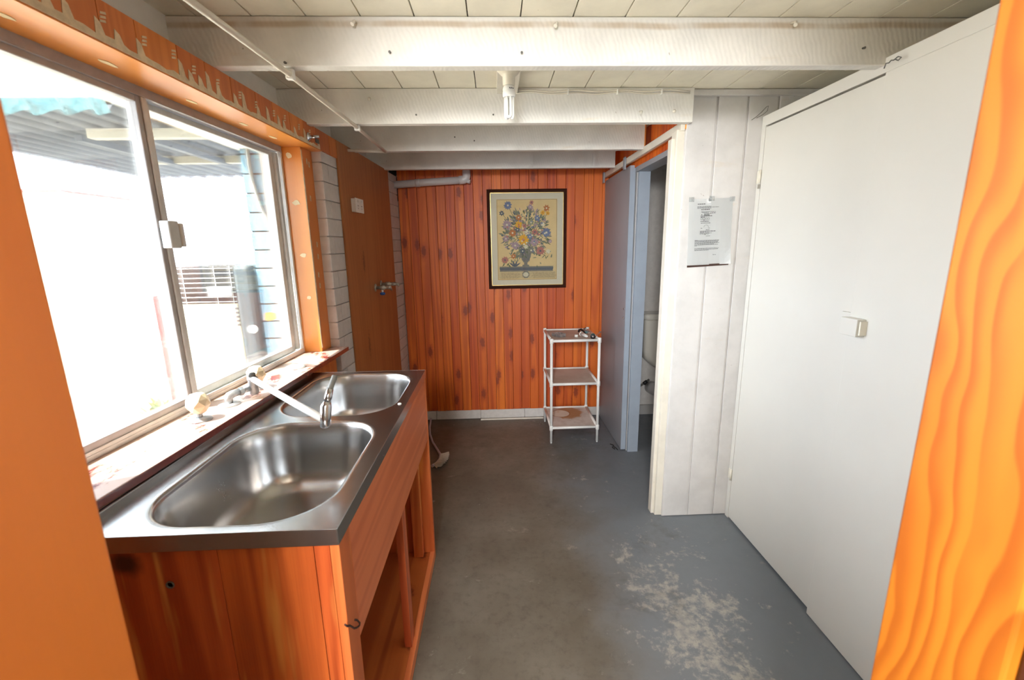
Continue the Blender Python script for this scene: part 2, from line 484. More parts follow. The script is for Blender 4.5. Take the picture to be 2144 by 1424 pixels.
def link(name, mb, mat, parent=None, base=None, bevel=0.0, recalc=True):
    if recalc: bmesh.ops.recalc_face_normals(mb.bm, faces=mb.bm.faces[:])
    me = bpy.data.meshes.new(name)
    mb.bm.to_mesh(me); mb.bm.free()
    o = bpy.data.objects.new(name, me)
    C.objects.link(o)
    if parent is not None:
        root = parent
        while root.parent: root = root.parent
        off = Vector(root.location)
        me.transform(Matrix.Translation(-off)); o.parent = parent
    else:
        if base is None:
            xs = [v.co for v in me.vertices]
            base = ((min(v.x for v in xs)+max(v.x for v in xs))/2, (min(v.y for v in xs)+max(v.y for v in xs))/2, min(v.z for v in xs))
        me.transform(Matrix.Translation(-Vector(base))); o.location = base
    for mm in (mat if isinstance(mat, (list, tuple)) else [mat]):
        me.materials.append(MAT[mm])
    if bevel:
        b = o.modifiers.new('bevel', 'BEVEL'); b.width = bevel; b.segments = 2; b.limit_method = 'ANGLE'
    return o


def thing(name, label, cat, base, group=None):
    o = bpy.data.objects.new(name, None); C.objects.link(o); o.empty_display_size = .05
    o.location = base; o['label'] = label; o['category'] = cat
    if group: o['group'] = group
    return o


def tag(o, label, cat, group=None):
    o['label'] = label; o['category'] = cat
    if group: o['group'] = group
    return o


def struct(o, label=None, cat=None):
    o['kind'] = 'structure'
    if label: o['label'] = label
    if cat: o['category'] = cat
    return o


def B(x0, x1, y0, y1, z0, z1, shear=0.0): return MB().box(x0, x1, y0, y1, z0, z1, shear)


S = .042                         # the window wall runs slightly askew: x = a + S*y


def LP(a, y, z): return (a+S*y, y, z)


# ------------------------------------------------------------------ structure: floor, ceiling
fl = struct(link('floor', B(-1.1, 2.3, .2, 3.8, -.06, 0), 'floor', base=(0, 0, 0)), 'worn grey painted concrete floor with pale scuffs', 'floor')
ce = struct(link('ceiling', B(-1.25, 2.3, .2, 3.8, 2.20, 2.26), 'dark'), 'cream boarded ceiling above the beams', 'ceiling')
x = -1.19; i = 0
while x < 2.25:
    link('ceiling_board', B(x, x+.1575, .3, 3.72, 2.182, 2.199), 'ceil', ce, bevel=.0012)
    x += .161

# back wall
wb = struct(link('wall_back', B(-.95, 2.3, 3.70, 3.80, 0, 2.25), 'block'), 'back wall lined with knotty orange pine boards over white blocks', 'wall')
x = -.752
while x < .90:
    x1 = min(x+.0725, .93)
    z0 = .088+rnd.uniform(-.003, .003)
    link('board', B(x, x1, 3.672, 3.70, z0, 2.185), 'tg', wb, bevel=.0022)
    x += .0742
# white block course under the boards
x = -.93
k = 0
while x < .93:
    link('block', B(x, min(x+.385, .94), 3.680, 3.70, .003, .084), 'block', wb, bevel=.003)
    x += .389
# toilet-room skirting and lining joint on the same wall
struct(link('baseboard_toilet', B(1.02, 2.18, 3.675, 3.70, .0, .085), 'toilet_wall'), 'grey skirting inside the toilet room', 'skirting')

# right outer wall
struct(link('wall_right', B(2.2, 2.3, .2, 3.8, 0, 2.25), 'toilet_wall'), 'far side wall behind the cupboards and toilet', 'wall')

# white boarded partition facing the camera beside the cupboard
wp = struct(link('wall_partition', B(.905, 2.2, 2.178, 2.245, 0, 2.18), 'panel'), 'white vertical board partition between doorway and cupboard', 'wall')
x = .906
while x < 2.15:
    link('board', B(x, x+.134, 2.170, 2.179, .004, 2.18), 'panel', wp, bevel=.002)
    x += .1445
link('cornice_batten', B(.915, 2.15, 2.146, 2.170, 2.155, 2.18), 'panel', wp, bevel=.003)

# passage wall with the toilet doorway
wt = struct(link('wall_passage', B(.94, 1.005, 2.985, 3.70, 0, 2.18), 'toilet_wall'), 'grey wall beside the toilet doorway', 'wall')
link('header', B(.94, 1.005, 2.245, 2.985, 2.0, 2.18), 'toilet_wall', wt)
x = 2.20
while x < 3.66:
    link('lining_board', B(.928, .941, x, min(x+.12, 3.672), 1.985, 2.18), 'tg', wt, bevel=.0015)
    x += .121
struct(link('trim_1', B(.945, 1.02, 2.962, 2.985, 0, 1.985), 'door_edge'), 'grey far jamb of the toilet doorway', 'trim')
struct(link('trim_2', B(.930, 1.02, 2.25, 2.985, 1.955, 1.985), 'door'), 'grey head lining of the toilet doorway', 'trim')
t3 = struct(link('trim_3', B(.868, .906, 2.186, 2.25, 0, 2.02), 'trim', bevel=.003), 'white corner post of the toilet doorway', 'trim')
link('bead', B(.852, .870, 2.205, 2.25, 0, 1.985), 'trim', t3, bevel=.003)
link('inner_edge', B(.862, .93, 2.25, 2.262, 0, 1.985), 'trim', t3, bevel=.002)

# front wall with the doorway the view is taken from
fw = struct(link('wall_front', B(-1.1, -.44, .30, .40, 0, 2.2), 'room2'), 'wall around the near doorway', 'wall')
link('wall_piece', B(.476, 2.2, .30, .40, 0, 2.2), 'room2', fw)
link('wall_piece', B(-.44, .476, .30, .40, 2.1, 2.2), 'room2', fw)
d1 = struct(link('door_1', B(-.445, -.402, .293, .412, 0, 2.1), 'jamb_l', base=(-.42, .35, 0), bevel=.003), 'orange varnished pine door frame in the foreground', 'door frame')
link('right_jamb', B(.436, .48, .297, .412, 0, 2.1), 'jamb_r', d1, bevel=.003)
link('head_jamb', B(-.402, .436, .297, .412, 2.06, 2.1), 'jamb_r', d1, bevel=.003)
link('right_architrave', B(.446, .52, .272, .297, 0, 2.1), 'dark_wood', d1, bevel=.003)
link('left_architrave', B(-.49, -.412, .272, .293, 0, 2.1), 'dark_wood', d1, bevel=.003)

# room behind the camera, only there for its light
rb = struct(link('wall_rear', B(-1.2, 2.4, -3.1, -3.0, 0, .6), 'room2'), 'rear room wall with a wide window', 'wall')
link('wall_piece', B(-1.2, 2.4, -3.1, -3.0, 2.3, 2.5), 'room2', rb)
link('wall_piece', B(-1.2, -1.1, -3.1, -3.0, .6, 2.3), 'room2', rb)
link('wall_piece', B(-.2, 2.4, -3.1, -3.0, .6, 2.3), 'room2', rb)
link('side_wall', B(-1.2, -1.1, -3.1, .3, 0, 2.5), 'room2', rb)
link('side_wall', B(2.4, 2.5, -3.1, .3, 0, 2.5), 'room2', rb)
link('rear_ceiling', B(-1.2, 2.5, -3.1, .3, 2.42, 2.5), 'room2', rb)
link('rear_floor', B(-1.2, 2.5, -3.1, .2, -.05, -.001), 'floor', rb)
link('front_piece', B(-1.1, 2.5, .30, .40, 2.2, 2.5), 'room2', rb)

# window wall: masonry behind, lining in front
wl = struct(link('wall_left', B(-1.15, -.952, .40, 3.70, 0, .976, S), 'mortar'), 'window wall of white blocks behind plywood lining', 'wall')
link('masonry', B(-1.15, -.952, .40, 3.70, 1.985, 2.035, S), 'mortar', wl)
link('masonry', B(-1.15, -.987, 2.175, 3.70, .976, 1.985, S), 'mortar', wl)
link('masonry', B(-1.15, -.952, .40, .78, .976, 1.985, S), 'mortar', wl)
link('wall_plate', B(-1.20, -1.02, .40, 3.70, 2.05, 2.20, S), 'beam', wl)
link('pier', B(-.987, -.922, 2.272, 3.70, 0, 2.04, S), 'mortar', wl)
# blocks of the pier, laid half over half
z = .004; row = 0
while z < 2.03:
    y = 2.34-.39 if row % 2 else 2.535-.39
    while y < 3.69:
        y0 = max(y, 2.268); y1 = min(y+.386, 3.699)
        if y1-y0 > .02:
            link('block', B(-.987, -.912, y0, y1, z, min(z+.0825, 2.045), S), 'block', wl, bevel=.0025)
        y += .390
    z += .0865; row += 1
# plywood: far sheet, head strips, strip beside the window, strip under the sill
link('ply_sheet', B(-.911, -.902, 2.452, 3.40, .0, 2.045, S), 'ply', wl, bevel=.001)
y = .41; wds = [.12, .11, .13, .095, .14, .12, .10, .135, .11, .12, .14, .11, .13, .12, .12, .15, .11]
for wd in wds:
    y1 = min(y+wd, 2.452)
    if y1-y < .01: break
    link('head_board', B(-.935, -.903, y+.001, y1-.001, 1.955, 2.045, S), 'ply_head', wl, bevel=.0012)
    y = y1
link('side_strip', B(-.987, -.956, 2.160, 2.267, .998, 1.956, S), 'ply_head', wl, bevel=.001)
for k in range(6):
    y0 = .45+k*.3
    link('under_sill_board', B(-.952, -.930, y0, min(y0+.298, 2.267), 0, .976, S), 'ply_head', wl, bevel=.001)
# reveals around the window
link('head_reveal', B(-1.045, -.9045, .44, 2.267, 1.952, 1.9548, S), 'reveal_h', wl, bevel=.001)
link('side_reveal', B(-1.045, -.957, 2.158, 2.160, .998, 1.9515, S), 'reveal', wl, bevel=.001)
link('side_reveal', B(-1.045, -.933, .78, .80, .998, 1.956, S), 'reveal', wl, bevel=.001)
# filler along the lower edge of the head boards: ragged knife strokes
mb = MB()
y = .50
up = []
while y < 2.25:
    up.append((y, 1.9645+rnd.uniform(0, .009)))
    if rnd.random() < .42:
        h = rnd.uniform(.016, .046)
        up.append((y+.004, 1.975+h)); up.append((y+.016, 1.970+h*.9)); up.append((y+.024, 1.972))
        y += .02
    y += rnd.uniform(.014, .03)
low = [(p[0], 1.9555) for p in up]
for (a, b), (c, d) in zip(zip(up, up[1:]), zip(low, low[1:])):
    mb.prism([LP(-.9035, c[0], c[1]), LP(-.9035, d[0], d[1]), LP(-.9035, b[0], b[1]), LP(-.9035, a[0], a[1])], (.0022, 0, 0))
for k in range(16):              # loose strokes above the band
    yy = .62+k*.1+rnd.uniform(-.02, .02); zz = 1.985+rnd.uniform(0, .02)
    for q in range(3):
        z2 = zz+q*.009
        mb.prism([LP(-.9035, yy+q*.002, z2), LP(-.9035, yy+.016+q*.002, z2+.004), LP(-.9035, yy+.015+q*.002, z2+.009), LP(-.9035, yy+.001+q*.002, z2+.005)], (.0018, 0, 0))
o = link('filler', mb, 'filler', wl); o['kind'] = 'stuff'
mb = MB()
zz = 1.02
while zz < 1.93:
    y0 = 2.190+rnd.uniform(-.001, .002); y1 = 2.199+rnd.uniform(0, .004)
    mb.prism([LP(-.956, y0-.034, zz), LP(-.956, y1-.034, zz), LP(-.956, y1-.034+rnd.uniform(-.003, .003), zz+.04), LP(-.956, y0-.034, zz+.04)], (.0016, 0, 0))
    zz += .04
for k in range(7):
    yy = 2.20+rnd.uniform(0, .03); zz = rnd.uniform(1.1, 1.9)
    mb.prism([LP(-.956, yy, zz), LP(-.956, yy+.01, zz-.004), LP(-.956, yy+.012, zz+.02), LP(-.956, yy+.002, zz+.024)], (.0012, 0, 0))
o = link('filler_strip', mb, 'filler', wl); o['kind'] = 'stuff'
for (a, z_, ra, rz_) in ((-1.01, 1.915, .014, .012), (-1.0, 1.71, .018, .012), (-.995, 1.47, .015, .011), (-.99, 1.27, .012, .010)):
    pts = []
    for k in range(10):
        an = 2*PI*k/10; q = rnd.uniform(.75, 1.15)
        pts.append(LP(a+ra*q*math.cos(an), 2.156, z_+rz_*q*math.sin(an)))
    link('filler_patch', MB().prism(pts, (0, .003, 0)), 'filler2', wl)
for (y_, a) in ((1.0, -.98), (1.23, -.985), (1.52, -.99), (1.78, -.985), (1.98, -.985)):
    pts = []
    for k in range(10):
        an = 2*PI*k/10; q = rnd.uniform(.75, 1.15)
        pts.append(LP(a+.008*q*math.sin(an), y_+.026*q*math.cos(an), 1.9505))
    link('filler_patch', MB().prism(pts, (0, 0, .003)), 'filler2', wl)

# window sill
sill = struct(link('window_sill', B(-1.055, -.866, .42, 2.266, .978, 1.0, S), 'sill', base=(-.9, 1.3, .978), bevel=.003), 'dark red glossy painted sill under the window', 'sill')

# ------------------------------------------------------------------ aluminium sliding window
A0, A1 = -1.095, -1.040
wy0, wy1, wz0, wz1 = .80, 2.157, 1.0, 1.955
mb = MB()
mb.box(A0, A1, wy0, wy1, wz1-.026, wz1, S)          # head
mb.box(A0, A1, wy0, wy0+.022, wz0, wz1, S)
mb.box(A1-.010, A1+.002, wy0, wy1, wz1-.030, wz1-.026, S)
win = struct(link('window_1', mb, 'alu_dark', base=(-1.03, 1.31, 1.0), bevel=.0015), 'aluminium sliding window above the sill', 'window')


link('bottom_track', MB().box(A0, A1, wy0, wy1, wz0, wz0+.014, S).box(A1-.006, A1, wy0, wy1, wz0+.014, wz0+.024, S), 'alu', win, bevel=.0015)
link('jamb_track', MB().box(A0, A1-.02, wy1-.022, wy1, wz0+.02, wz1-.03, S).box(A1-.012, A1, wy1-.014, wy1, wz0+.02, wz1-.03, S), 'alu', win, bevel=.0015)


def sash(y0, y1, a0, a1, name, st=.032, rail=.026):
    mb = MB()
    z0, z1 = wz0+.016, wz1-.028
    mb.box(a0, a1, y0, y0+st, z0, z1, S); mb.box(a0, a1, y1-st, y1, z0, z1, S)
    mb.box(a0, a1, y0+st, y1-st, z0, z0+rail, S); mb.box(a0, a1, y0+st, y1-st, z1-rail*.7, z1, S)
    s_ = link(name, mb, 'alu_dark' if name[0] == 's' else 'alu', win, bevel=.0025)
    am = (a0+a1)/2
    link('pane', B(am-.002, am+.002, y0+st-.004, y1-st+.004, z0+rail-.004, z1-rail*.7+.004, S), 'glass', s_)
    return s_


s1 = sash(wy0+.022, 1.405, -1.064, -1.044, 'sliding_sash')
s2 = sash(1.395, wy1-.022, -1.092, -1.072, 'fixed_sash')
link('pull_stile', MB().box(-1.044, -1.038, 1.388, 1.404, wz0+.016, wz1-.03, S).box(-1.068, -1.052, 1.408, 1.428, wz0+.016, wz1-.03, S), 'alu', s1, bevel=.002)
link('latch', MB().box(-1.040, -1.012, 1.372, 1.412, 1.508, 1.588, S).box(-1.030, -1.006, 1.412, 1.424, 1.512, 1.582, S), 'alu', s1, bevel=.003)

# ------------------------------------------------------------------ beams
beams = [(None, 0), (1.510, 2.19), (2.128, .915), (2.702, .888), (3.312, .880)]
desc = ['', 'nearest white rough-sawn ceiling beam with a brown stain line',
        'white ceiling beam behind the bulb, second from the front', 'third white ceiling beam, orange edge at its right end',
        'farthest white ceiling beam, just before the pine wall']
beam_o = []
for k, ((y, x1), ds) in enumerate(zip(beams, desc)):
    if y is None:
        beam_o.append(None); continue
    o = link('ceiling_beam', B(-1.06 if k < 4 else -.98, x1, y, y+.040, 2.045 if k == 1 else 2.037, 2.181), 'beam_stain' if k == 1 else 'beam',
             base=(0, y+.02, 2.037), bevel=.003)
    tag(o, ds, 'beam', 'white ceiling beams'); beam_o.append(o)


def hook(parent, x, y, z, kind):
    if kind == 0:      # bent nail with a paint blob
        mb = MB().tube([(x, y, z), (x+.004, y-.018, z-.004), (x-.002, y-.026, z-.016)], [.004, .004, .006], 8)
        link('bent_nail', mb, 'trim', parent)
    elif kind == 1:
        link('nail', MB().tube([(x, y, z), (x, y-.010, z-.002)], [.0025, .004], 8), 'rubber', parent)
    else:
        link('cable_clip', MB().lathe((x, y, z), [(.007, 0), (.008, .004), (.004, .010), (0, .012)], (0, -1, 0), 10), 'trim', parent)


for x, z, k in ((-.403, 2.160, 0), (.201, 2.156, 0), (.94, 2.160, 0), (-.304, 2.079, 1), (.098, 2.077, 1), (-.62, 2.05, 1), (1.18, 2.09, 1)):
    hook(beam_o[1], x, 1.510, z+.004, k)
for x, z, k in ((-.532, 2.138, 2), (-.331, 2.073, 1), (.009, 2.072, 1), (.669, 2.082, 0), (.826, 2.082, 2)):
    hook(beam_o[2], x, 2.128, z, k)
for x, z, k in ((-.21, 2.11, 1), (-.10, 2.09, 1)):
    hook(beam_o[3], x, 2.702, z, k)
link('end_edge', B(.884, .890, 2.700, 2.744, 2.040, 2.180), 'reveal', beam_o[3])
for x in (.277, .720):           # small curved brackets on the last beam
    pts = []
    for k in range(7):
        t = k/6; pts.append((x, 3.309-.035*math.sin(t*PI*.5)*(1-t*.55), 2.048+.105*t))
    mb = MB()
    for a, b in zip(pts, pts[1:]):
        mb.prism([(x-.008, a[1], a[2]), (x+.010, a[1], a[2]), (x+.010, b[1], b[2]), (x-.008, b[1], b[2])], (0, -.005, 0))
    mb.box(x-.008, x+.010, 3.300, 3.312, 2.045, 2.056)
    link('curved_bracket', mb, 'beam', beam_o[4])

# ------------------------------------------------------------------ conduit under the beams
cd = thing('electrical_conduit', 'thin cream conduit slung under the beams above the window', 'conduit', (-.62, 1.8, 2.02))
link('pipe', MB().tube([(-.668, .42, 2.026), (-.643, 1.109, 2.027), (-.620, 1.50, 2.027), (-.600, 2.13, 2.027), (-.597, 2.66, 2.027)], .0085, 10), 'trim', cd)
link('branch_pipe', MB().tube([(-.597, 2.655, 2.026), (-.862, 2.60, 2.027)], .008, 10), 'trim', cd)
for (x, y) in ((-.6195, 1.530), (-.600, 2.148)):
    link('saddle_clip', MB().box(x-.013, x+.013, y-.010, y+.010, 2.014, 2.0368 if y > 2 else 2.0448), 'white_pl', cd, bevel=.004)

# ------------------------------------------------------------------ lamp
lp = thing('ceiling_bulb', 'bare compact fluorescent bulb hanging from a cream batten holder', 'lamp', (.07, 1.85, 1.985))
link('mounting_block', B(.026, .118, 1.78, 2.128, 2.157, 2.181), 'trim', lp, bevel=.002)
link('lamp_holder', MB().lathe((.07, 1.85, 2.157), [(.046, 0), (.044, -.006), (.031, -.020), (.0245, -.024), (.0235, -.056), (.021, -.058)], (0, 0, 1), 24), 'cup_trim', lp)
bb = link('bulb_base', MB().lathe((.07, 1.85, 2.100), [(.018, 0), (.0225, -.008), (.0245, -.016), (.023, -.020), (.0245, -.023), (.0245, -.038), (.021, -.042)], (0, 0, 1), 24), 'white_pl', lp)
for k in range(3):
    a = PI*2*k/3+.4; cx_, cy_ = .07+.0125*math.cos(a), 1.85+.0125*math.sin(a)
    tx, ty = -math.sin(a)*.0075, math.cos(a)*.0075
    pts = [(cx_-tx, cy_-ty, 2.062), (cx_-tx, cy_-ty, 1.996)]
    for q in range(7):
        an = PI*q/6; pts.append((cx_-tx*math.cos(an), cy_-ty*math.cos(an), 1.994-.0075*math.sin(an)))
    pts += [(cx_+tx, cy_+ty, 1.996), (cx_+tx, cy_+ty, 2.062)]
    link('glass_tube', MB().tube(pts, 0.0056, 10), 'white_pl', lp)
mk = MB()
for k, (dx, dz, wd) in enumerate(((0, 0, .004), (.005, -.001, .003), (.009, -.0005, .003), (.013, -.002, .004))):
    mk.box(.070+dx, .070+dx+wd, 1.8235, 1.8265, 2.083+dz, 2.087+dz)
link('printed_mark', mk, 'ink', bb)
cb = thing('lamp_cable', 'flat white cable clipped along the beam top towards the cupboard', 'cable', (.6, 2.12, 2.17))
pts = [(.112+k*.03, 2.1225, 2.1655+.0035*math.sin(k*.9)) for k in range(27)]
link('cable', MB().tube(pts, .0035, 8), 'trim', cb)
link('cable_strand', MB().tube([(p[0], p[1]+.001, p[2]-.0085+.002*math.sin(i*.5)) for i, p in enumerate(pts)], .003, 8), 'trim', cb)
for x in (.34, .56, .76):
    link('clip', B(x, x+.005, 2.117, 2.128, 2.150, 2.172), 'white_pl', cb)

# ------------------------------------------------------------------ back wall things
pv = thing('drain_pipe', 'grey white plastic waste pipe with elbow under the last beam', 'pipe', (-.5, 3.6, 1.96))
link('pipe', MB().tube([(-.80, 3.615, 1.972), (-.52, 3.612, 1.990), (-.24, 3.610, 2.004)], .028, 20), 'pvc', pv)
link('elbow', MB().tube([(-.262, 3.610, 2.003), (-.225, 3.610, 2.006), (-.208, 3.610, 2.014), (-.203, 3.610, 2.03), (-.202, 3.610, 2.075)], .032, 20), 'pvc', pv)
link('socket_ring', MB().tube([(-.60, 3.6125, 1.9845), (-.565, 3.612, 1.9868)], .0305, 20), 'pvc', pv)
link('stop_end', MB().tube([(-.205, 3.606, 1.998), (-.175, 3.600, 1.990)], .016, 12), 'pvc', pv)
tag(link('wall_void', B(-.812, -.752, 3.672, 3.70, 1.86, 2.10), 'dark', bevel=.002), 'dark hole where the waste pipe enters the wall', 'opening')

# framed flower print ---------------------------------------------------
FX0, FX1, FZ0, FZ1 = -.052, .588, 1.152, 1.938
FY = 3.655
pf = thing('framed_picture', 'framed botanical print of a flower bouquet in a dark brown frame', 'picture', ((FX0+FX1)/2, FY, FZ0))
fwid = .026
mb = MB()
for (p, q) in ((0, 1), (1, 2), (2, 3), (3, 0)):
    cs = [(FX0, FZ0), (FX1, FZ0), (FX1, FZ1), (FX0, FZ1)]
    ci = [(FX0+fwid, FZ0+fwid), (FX1-fwid, FZ0+fwid), (FX1-fwid, FZ1-fwid), (FX0+fwid, FZ1-fwid)]
    cm = [((a[0]+b[0])/2, (a[1]+b[1])/2) for a, b in zip(cs, ci)]
    v = [(cs[p], 3.650), (cm[p], 3.638), (ci[p], 3.648), (ci[p], 3.664), (cs[p], 3.670)]
    w_ = [(cs[q], 3.650), (cm[q], 3.638), (ci[q], 3.648), (ci[q], 3.664), (cs[q], 3.670)]
    va = [mb.bm.verts.new((a[0][0], a[1], a[0][1])) for a in v]; wa = [mb.bm.verts.new((a[0][0], a[1], a[0][1])) for a in w_]
    for k in range(5): mb.face([va[k], va[(k+1) % 5], wa[(k+1) % 5], wa[k]], False)
link('frame', mb, 'frame', pf)
gb = MB()
g0 = fwid
for (x0, x1, z0, z1) in ((FX0+g0, FX0+g0+.004, FZ0+g0, FZ1-g0), (FX1-g0-.004, FX1-g0, FZ0+g0, FZ1-g0), (FX0+g0, FX1-g0, FZ0+g0, FZ0+g0+.004), (FX0+g0, FX1-g0, FZ1-g0-.004, FZ1-g0)):
    gb.box(x0, x1, 3.650, 3.658, z0, z1)
link('gilt_bead', gb, 'gold', pf)
link('mount', B(FX0+g0, FX1-g0, 3.6580, 3.6600, FZ0+g0, FZ1-g0), 'mount', pf)
PX0, PX1, PZ0, PZ1 = .024, .512, 1.222, 1.862
pr = link('print', MB().box(PX0, PX1, 3.6572, 3.6585, PZ0, PZ1), 'paper', pf)
cols = {'stem': (86, 100, 66), 'leaf': (112, 120, 98), 'leaf2': (138, 140, 110), 'blue': (108, 120, 146), 'mauve': (158, 136, 142), 'rose': (172, 112, 100),
        'yellow': (214, 160, 46), 'orange': (178, 112, 62), 'cream': (206, 200, 170), 'grey': (120, 118, 106), 'slate': (84, 92, 100), 'line': (112, 90, 60), 'pale': (196, 176, 130)}
names = []
for k_, c_ in cols.items():
    MAT['p_'+k_] = plain('print_'+k_, c_, .8, var=.08, vscale=60); names.append('p_'+k_)
idx = {k_: i for i, k_ in enumerate(cols)}
bq = MB(); lay = [0]
CX = (PX0+PX1)/2


def py():
    lay[0] += 1
    return 3.6570-.0000035*lay[0]


def pdisc(x, z, r, c, n=10, wob=.2, sx=1.0):
    bq.mi = idx[c]; y = py(); a0 = rnd.random()*6
    bq.poly([(x+sx*r*(1+wob*(1 if k % 2 else -1))*math.cos(a0+2*PI*k/n), y, z+r*(1+wob*(1 if k % 2 else -1))*math.sin(a0+2*PI*k/n)) for k in range(n)])


def pleaf(x, z, L, wd, a, c):
    bq.mi = idx[c]; y = py(); dx, dz = math.cos(a), math.sin(a)
    P = []
    for t, s_ in ((0, 0), (.3, 1), (.6, .8), (1, 0), (.6, -.8), (.3, -1)):
        P.append((x+dx*L*t-dz*wd*s_, y, z+dz*L*t+dx*wd*s_))
    bq.poly(P)


def pline(x0, z0, x1, z1, wd, c):
    bq.mi = idx[c]; y = py(); d = Vector((x1-x0, z1-z0)); d.normalize(); n_ = (-d.y*wd/2, d.x*wd/2)
    bq.poly([(x0+n_[0], y, z0+n_[1]), (x1+n_[0], y, z1+n_[1]), (x1-n_[0], y, z1-n_[1]), (x0-n_[0], y, z0-n_[1])])


def pflower(x, z, r, c, centre='yellow', petals=8):
    for k in range(petals):
        a = 2*PI*k/petals+rnd.random()*.3
        pleaf(x, z, r, r*.28, a, c)
    pdisc(x, z, r*.45, c, 12, .12)
    pdisc(x, z, r*.22, centre, 8, .1)


# plinth and vase
for (z0, z1, c) in ((1.322, 1.332, 'grey'), (1.298, 1.322, 'slate'), (1.290, 1.297, 'grey')):
    bq.mi = idx[c]; y = py(); bq.poly([(PX0+.018, y, z0), (PX1-.035, y, z0), (PX1-.028, y, z1), (PX0+.014, y, z1)])
bq.mi = idx['pale']; y = py(); bq.poly([(PX0+.012, y, PZ0+.012), (PX1-.012, y, PZ0+.012), (PX1-.012, y, 1.288), (PX0+.012, y, 1.288)])
bx = .255
for (z0, w0, z1, w1) in ((1.332, .030, 1.345, .026), (1.345, .014, 1.365, .014), (1.365, .020, 1.405, .040), (1.405, .040, 1.455, .050), (1.455, .050, 1.485, .036)):
    bq.mi = idx['grey']; y = py(); bq.poly([(bx-w0, y, z0), (bx+w0, y, z0), (bx+w1, y, z1), (bx-w1, y, z1)])
for k in range(7):
    pline(bx-.03+k*.010, 1.37+rnd.uniform(0, .02), bx-.04+k*.013, 1.46, .003, 'slate')
pdisc(bx, 1.265, .030, 'grey', 16, .06); pdisc(bx, 1.265, .019, 'cream', 16, .02, 1.2)
pr_lines = []
for r_ in range(7):
    xx = PX0+.03
    while xx < PX1-.03:
        wd = rnd.uniform(.010, .032)
        if abs(xx+wd/2-bx) > .05: pline(xx, 1.236+r_*.0072, xx+wd, 1.236+r_*.0072, .0016, 'line')
        xx += wd+.005
# border lines
for (a, b, c, d) in ((PX0+.004, PZ0+.004, PX1-.004, PZ0+.004), (PX1-.004, PZ0+.004, PX1-.004, PZ1-.004), (PX1-.004, PZ1-.004, PX0+.004, PZ1-.004), (PX0+.004, PZ1-.004, PX0+.004, PZ0+.004)):
    pline(a, b, c, d, .0022, 'line')
# stems and foliage
bq2 = random.Random(3)
heads = [(.115, 1.815, .036, 'blue'), (.295, 1.80, .026, 'mauve'), (.305, 1.835, .020, 'rose'), (.425, 1.79, .030, 'orange'), (.395, 1.755, .022, 'yellow'), (.435, 1.752, .020, 'yellow'),
         (.065, 1.755, .024, 'slate'), (.105, 1.665, .040, 'mauve'), (.200, 1.72, .028, 'orange'), (.200, 1.665, .034, 'yellow'), (.245, 1.655, .020, 'rose'), (.350, 1.715, .028, 'blue'),
         (.425, 1.60, .040, 'blue'), (.238, 1.545, .048, 'yellow'), (.330, 1.605, .030, 'rose'), (.150, 1.60, .034, 'orange'), (.095, 1.555, .030, 'mauve'), (.170, 1.50, .036, 'mauve'),
         (.325, 1.525, .038, 'mauve'), (.375, 1.455, .040, 'rose'), (.265, 1.605, .028, 'cream'), (.290, 1.57, .028, 'blue'), (.256, 1.49, .022, 'cream'), (.190, 1.625, .024, 'slate'),
         (.085, 1.385, .032, 'rose'), (.155, 1.415, .026, 'orange'), (.440, 1.45, .022, 'cream'), (.455, 1.53, .018, 'mauve'), (.395, 1.665, .020, 'cream'), (.300, 1.68, .030, 'leaf2'),
         (.230, 1.455, .026, 'slate'), (.300, 1.46, .034, 'grey')]
for (x, z, r, c) in heads:
    x0, z0 = bx+(x-bx)*.12, 1.47
    if z < 1.45: x0, z0 = bx+(x-bx)*.3, 1.46
    xm, zm = x0+(x-x0)*.45, z0+(z-z0)*.6
    pline(x0, z0, xm, zm, .0035, 'stem'); pline(xm, zm, x, z, .0035, 'stem')
for k in range(520):
    a = bq2.uniform(0, 2*PI); rr = bq2.random()**.6
    x = bx+.185*rr*math.cos(a); z = 1.595+.185*rr*math.sin(a)
    pleaf(x, z, bq2.uniform(.020, .045), bq2.uniform(.003, .008), a+bq2.uniform(-.9, .9), bq2.choice(['leaf', 'leaf', 'leaf2', 'stem', 'grey', 'mauve', 'slate']))
for k in range(46):
    x = bq2.uniform(.07, .47); z = bq2.uniform(1.33, 1.46)
    if abs(x-bx) > .06: pleaf(x, z, bq2.uniform(.018, .04), bq2.uniform(.003, .006), bq2.uniform(-PI, PI), bq2.choice(['leaf', 'leaf2', 'stem']))
for (x, z, r, c) in heads:
    pflower(x, z, r, c, 'orange' if c == 'yellow' else ('slate' if c == 'rose' else 'cream'), 11 if r > .03 else 7)
for k in range(60):
    a = bq2.uniform(0, 2*PI); rr = bq2.random()**.6
    pdisc(bx+.17*rr*math.cos(a), 1.595+.17*rr*math.sin(a), bq2.uniform(.004, .009), bq2.choice(['cream', 'mauve', 'rose', 'blue', 'leaf2']), 7, .2)
for a in (.6, 1.2, 1.9, 2.5): pleaf(.165, 1.33, .06, .007, a, 'slate')
link('printed_bouquet', bq, names, pr, recalc=False)
link('glazing', B(FX0+g0, FX1-g0, 3.6535, 3.6545, FZ0+g0, FZ1-g0), 'picglass', pf)

# strip of moulding on the floor at the back wall
tag(link('floor_rod', B(-.155, .40, 3.640, 3.655, 0, .013), 'trim', bevel=.003), 'long thin white strip lying on the floor along the back wall', 'strip')

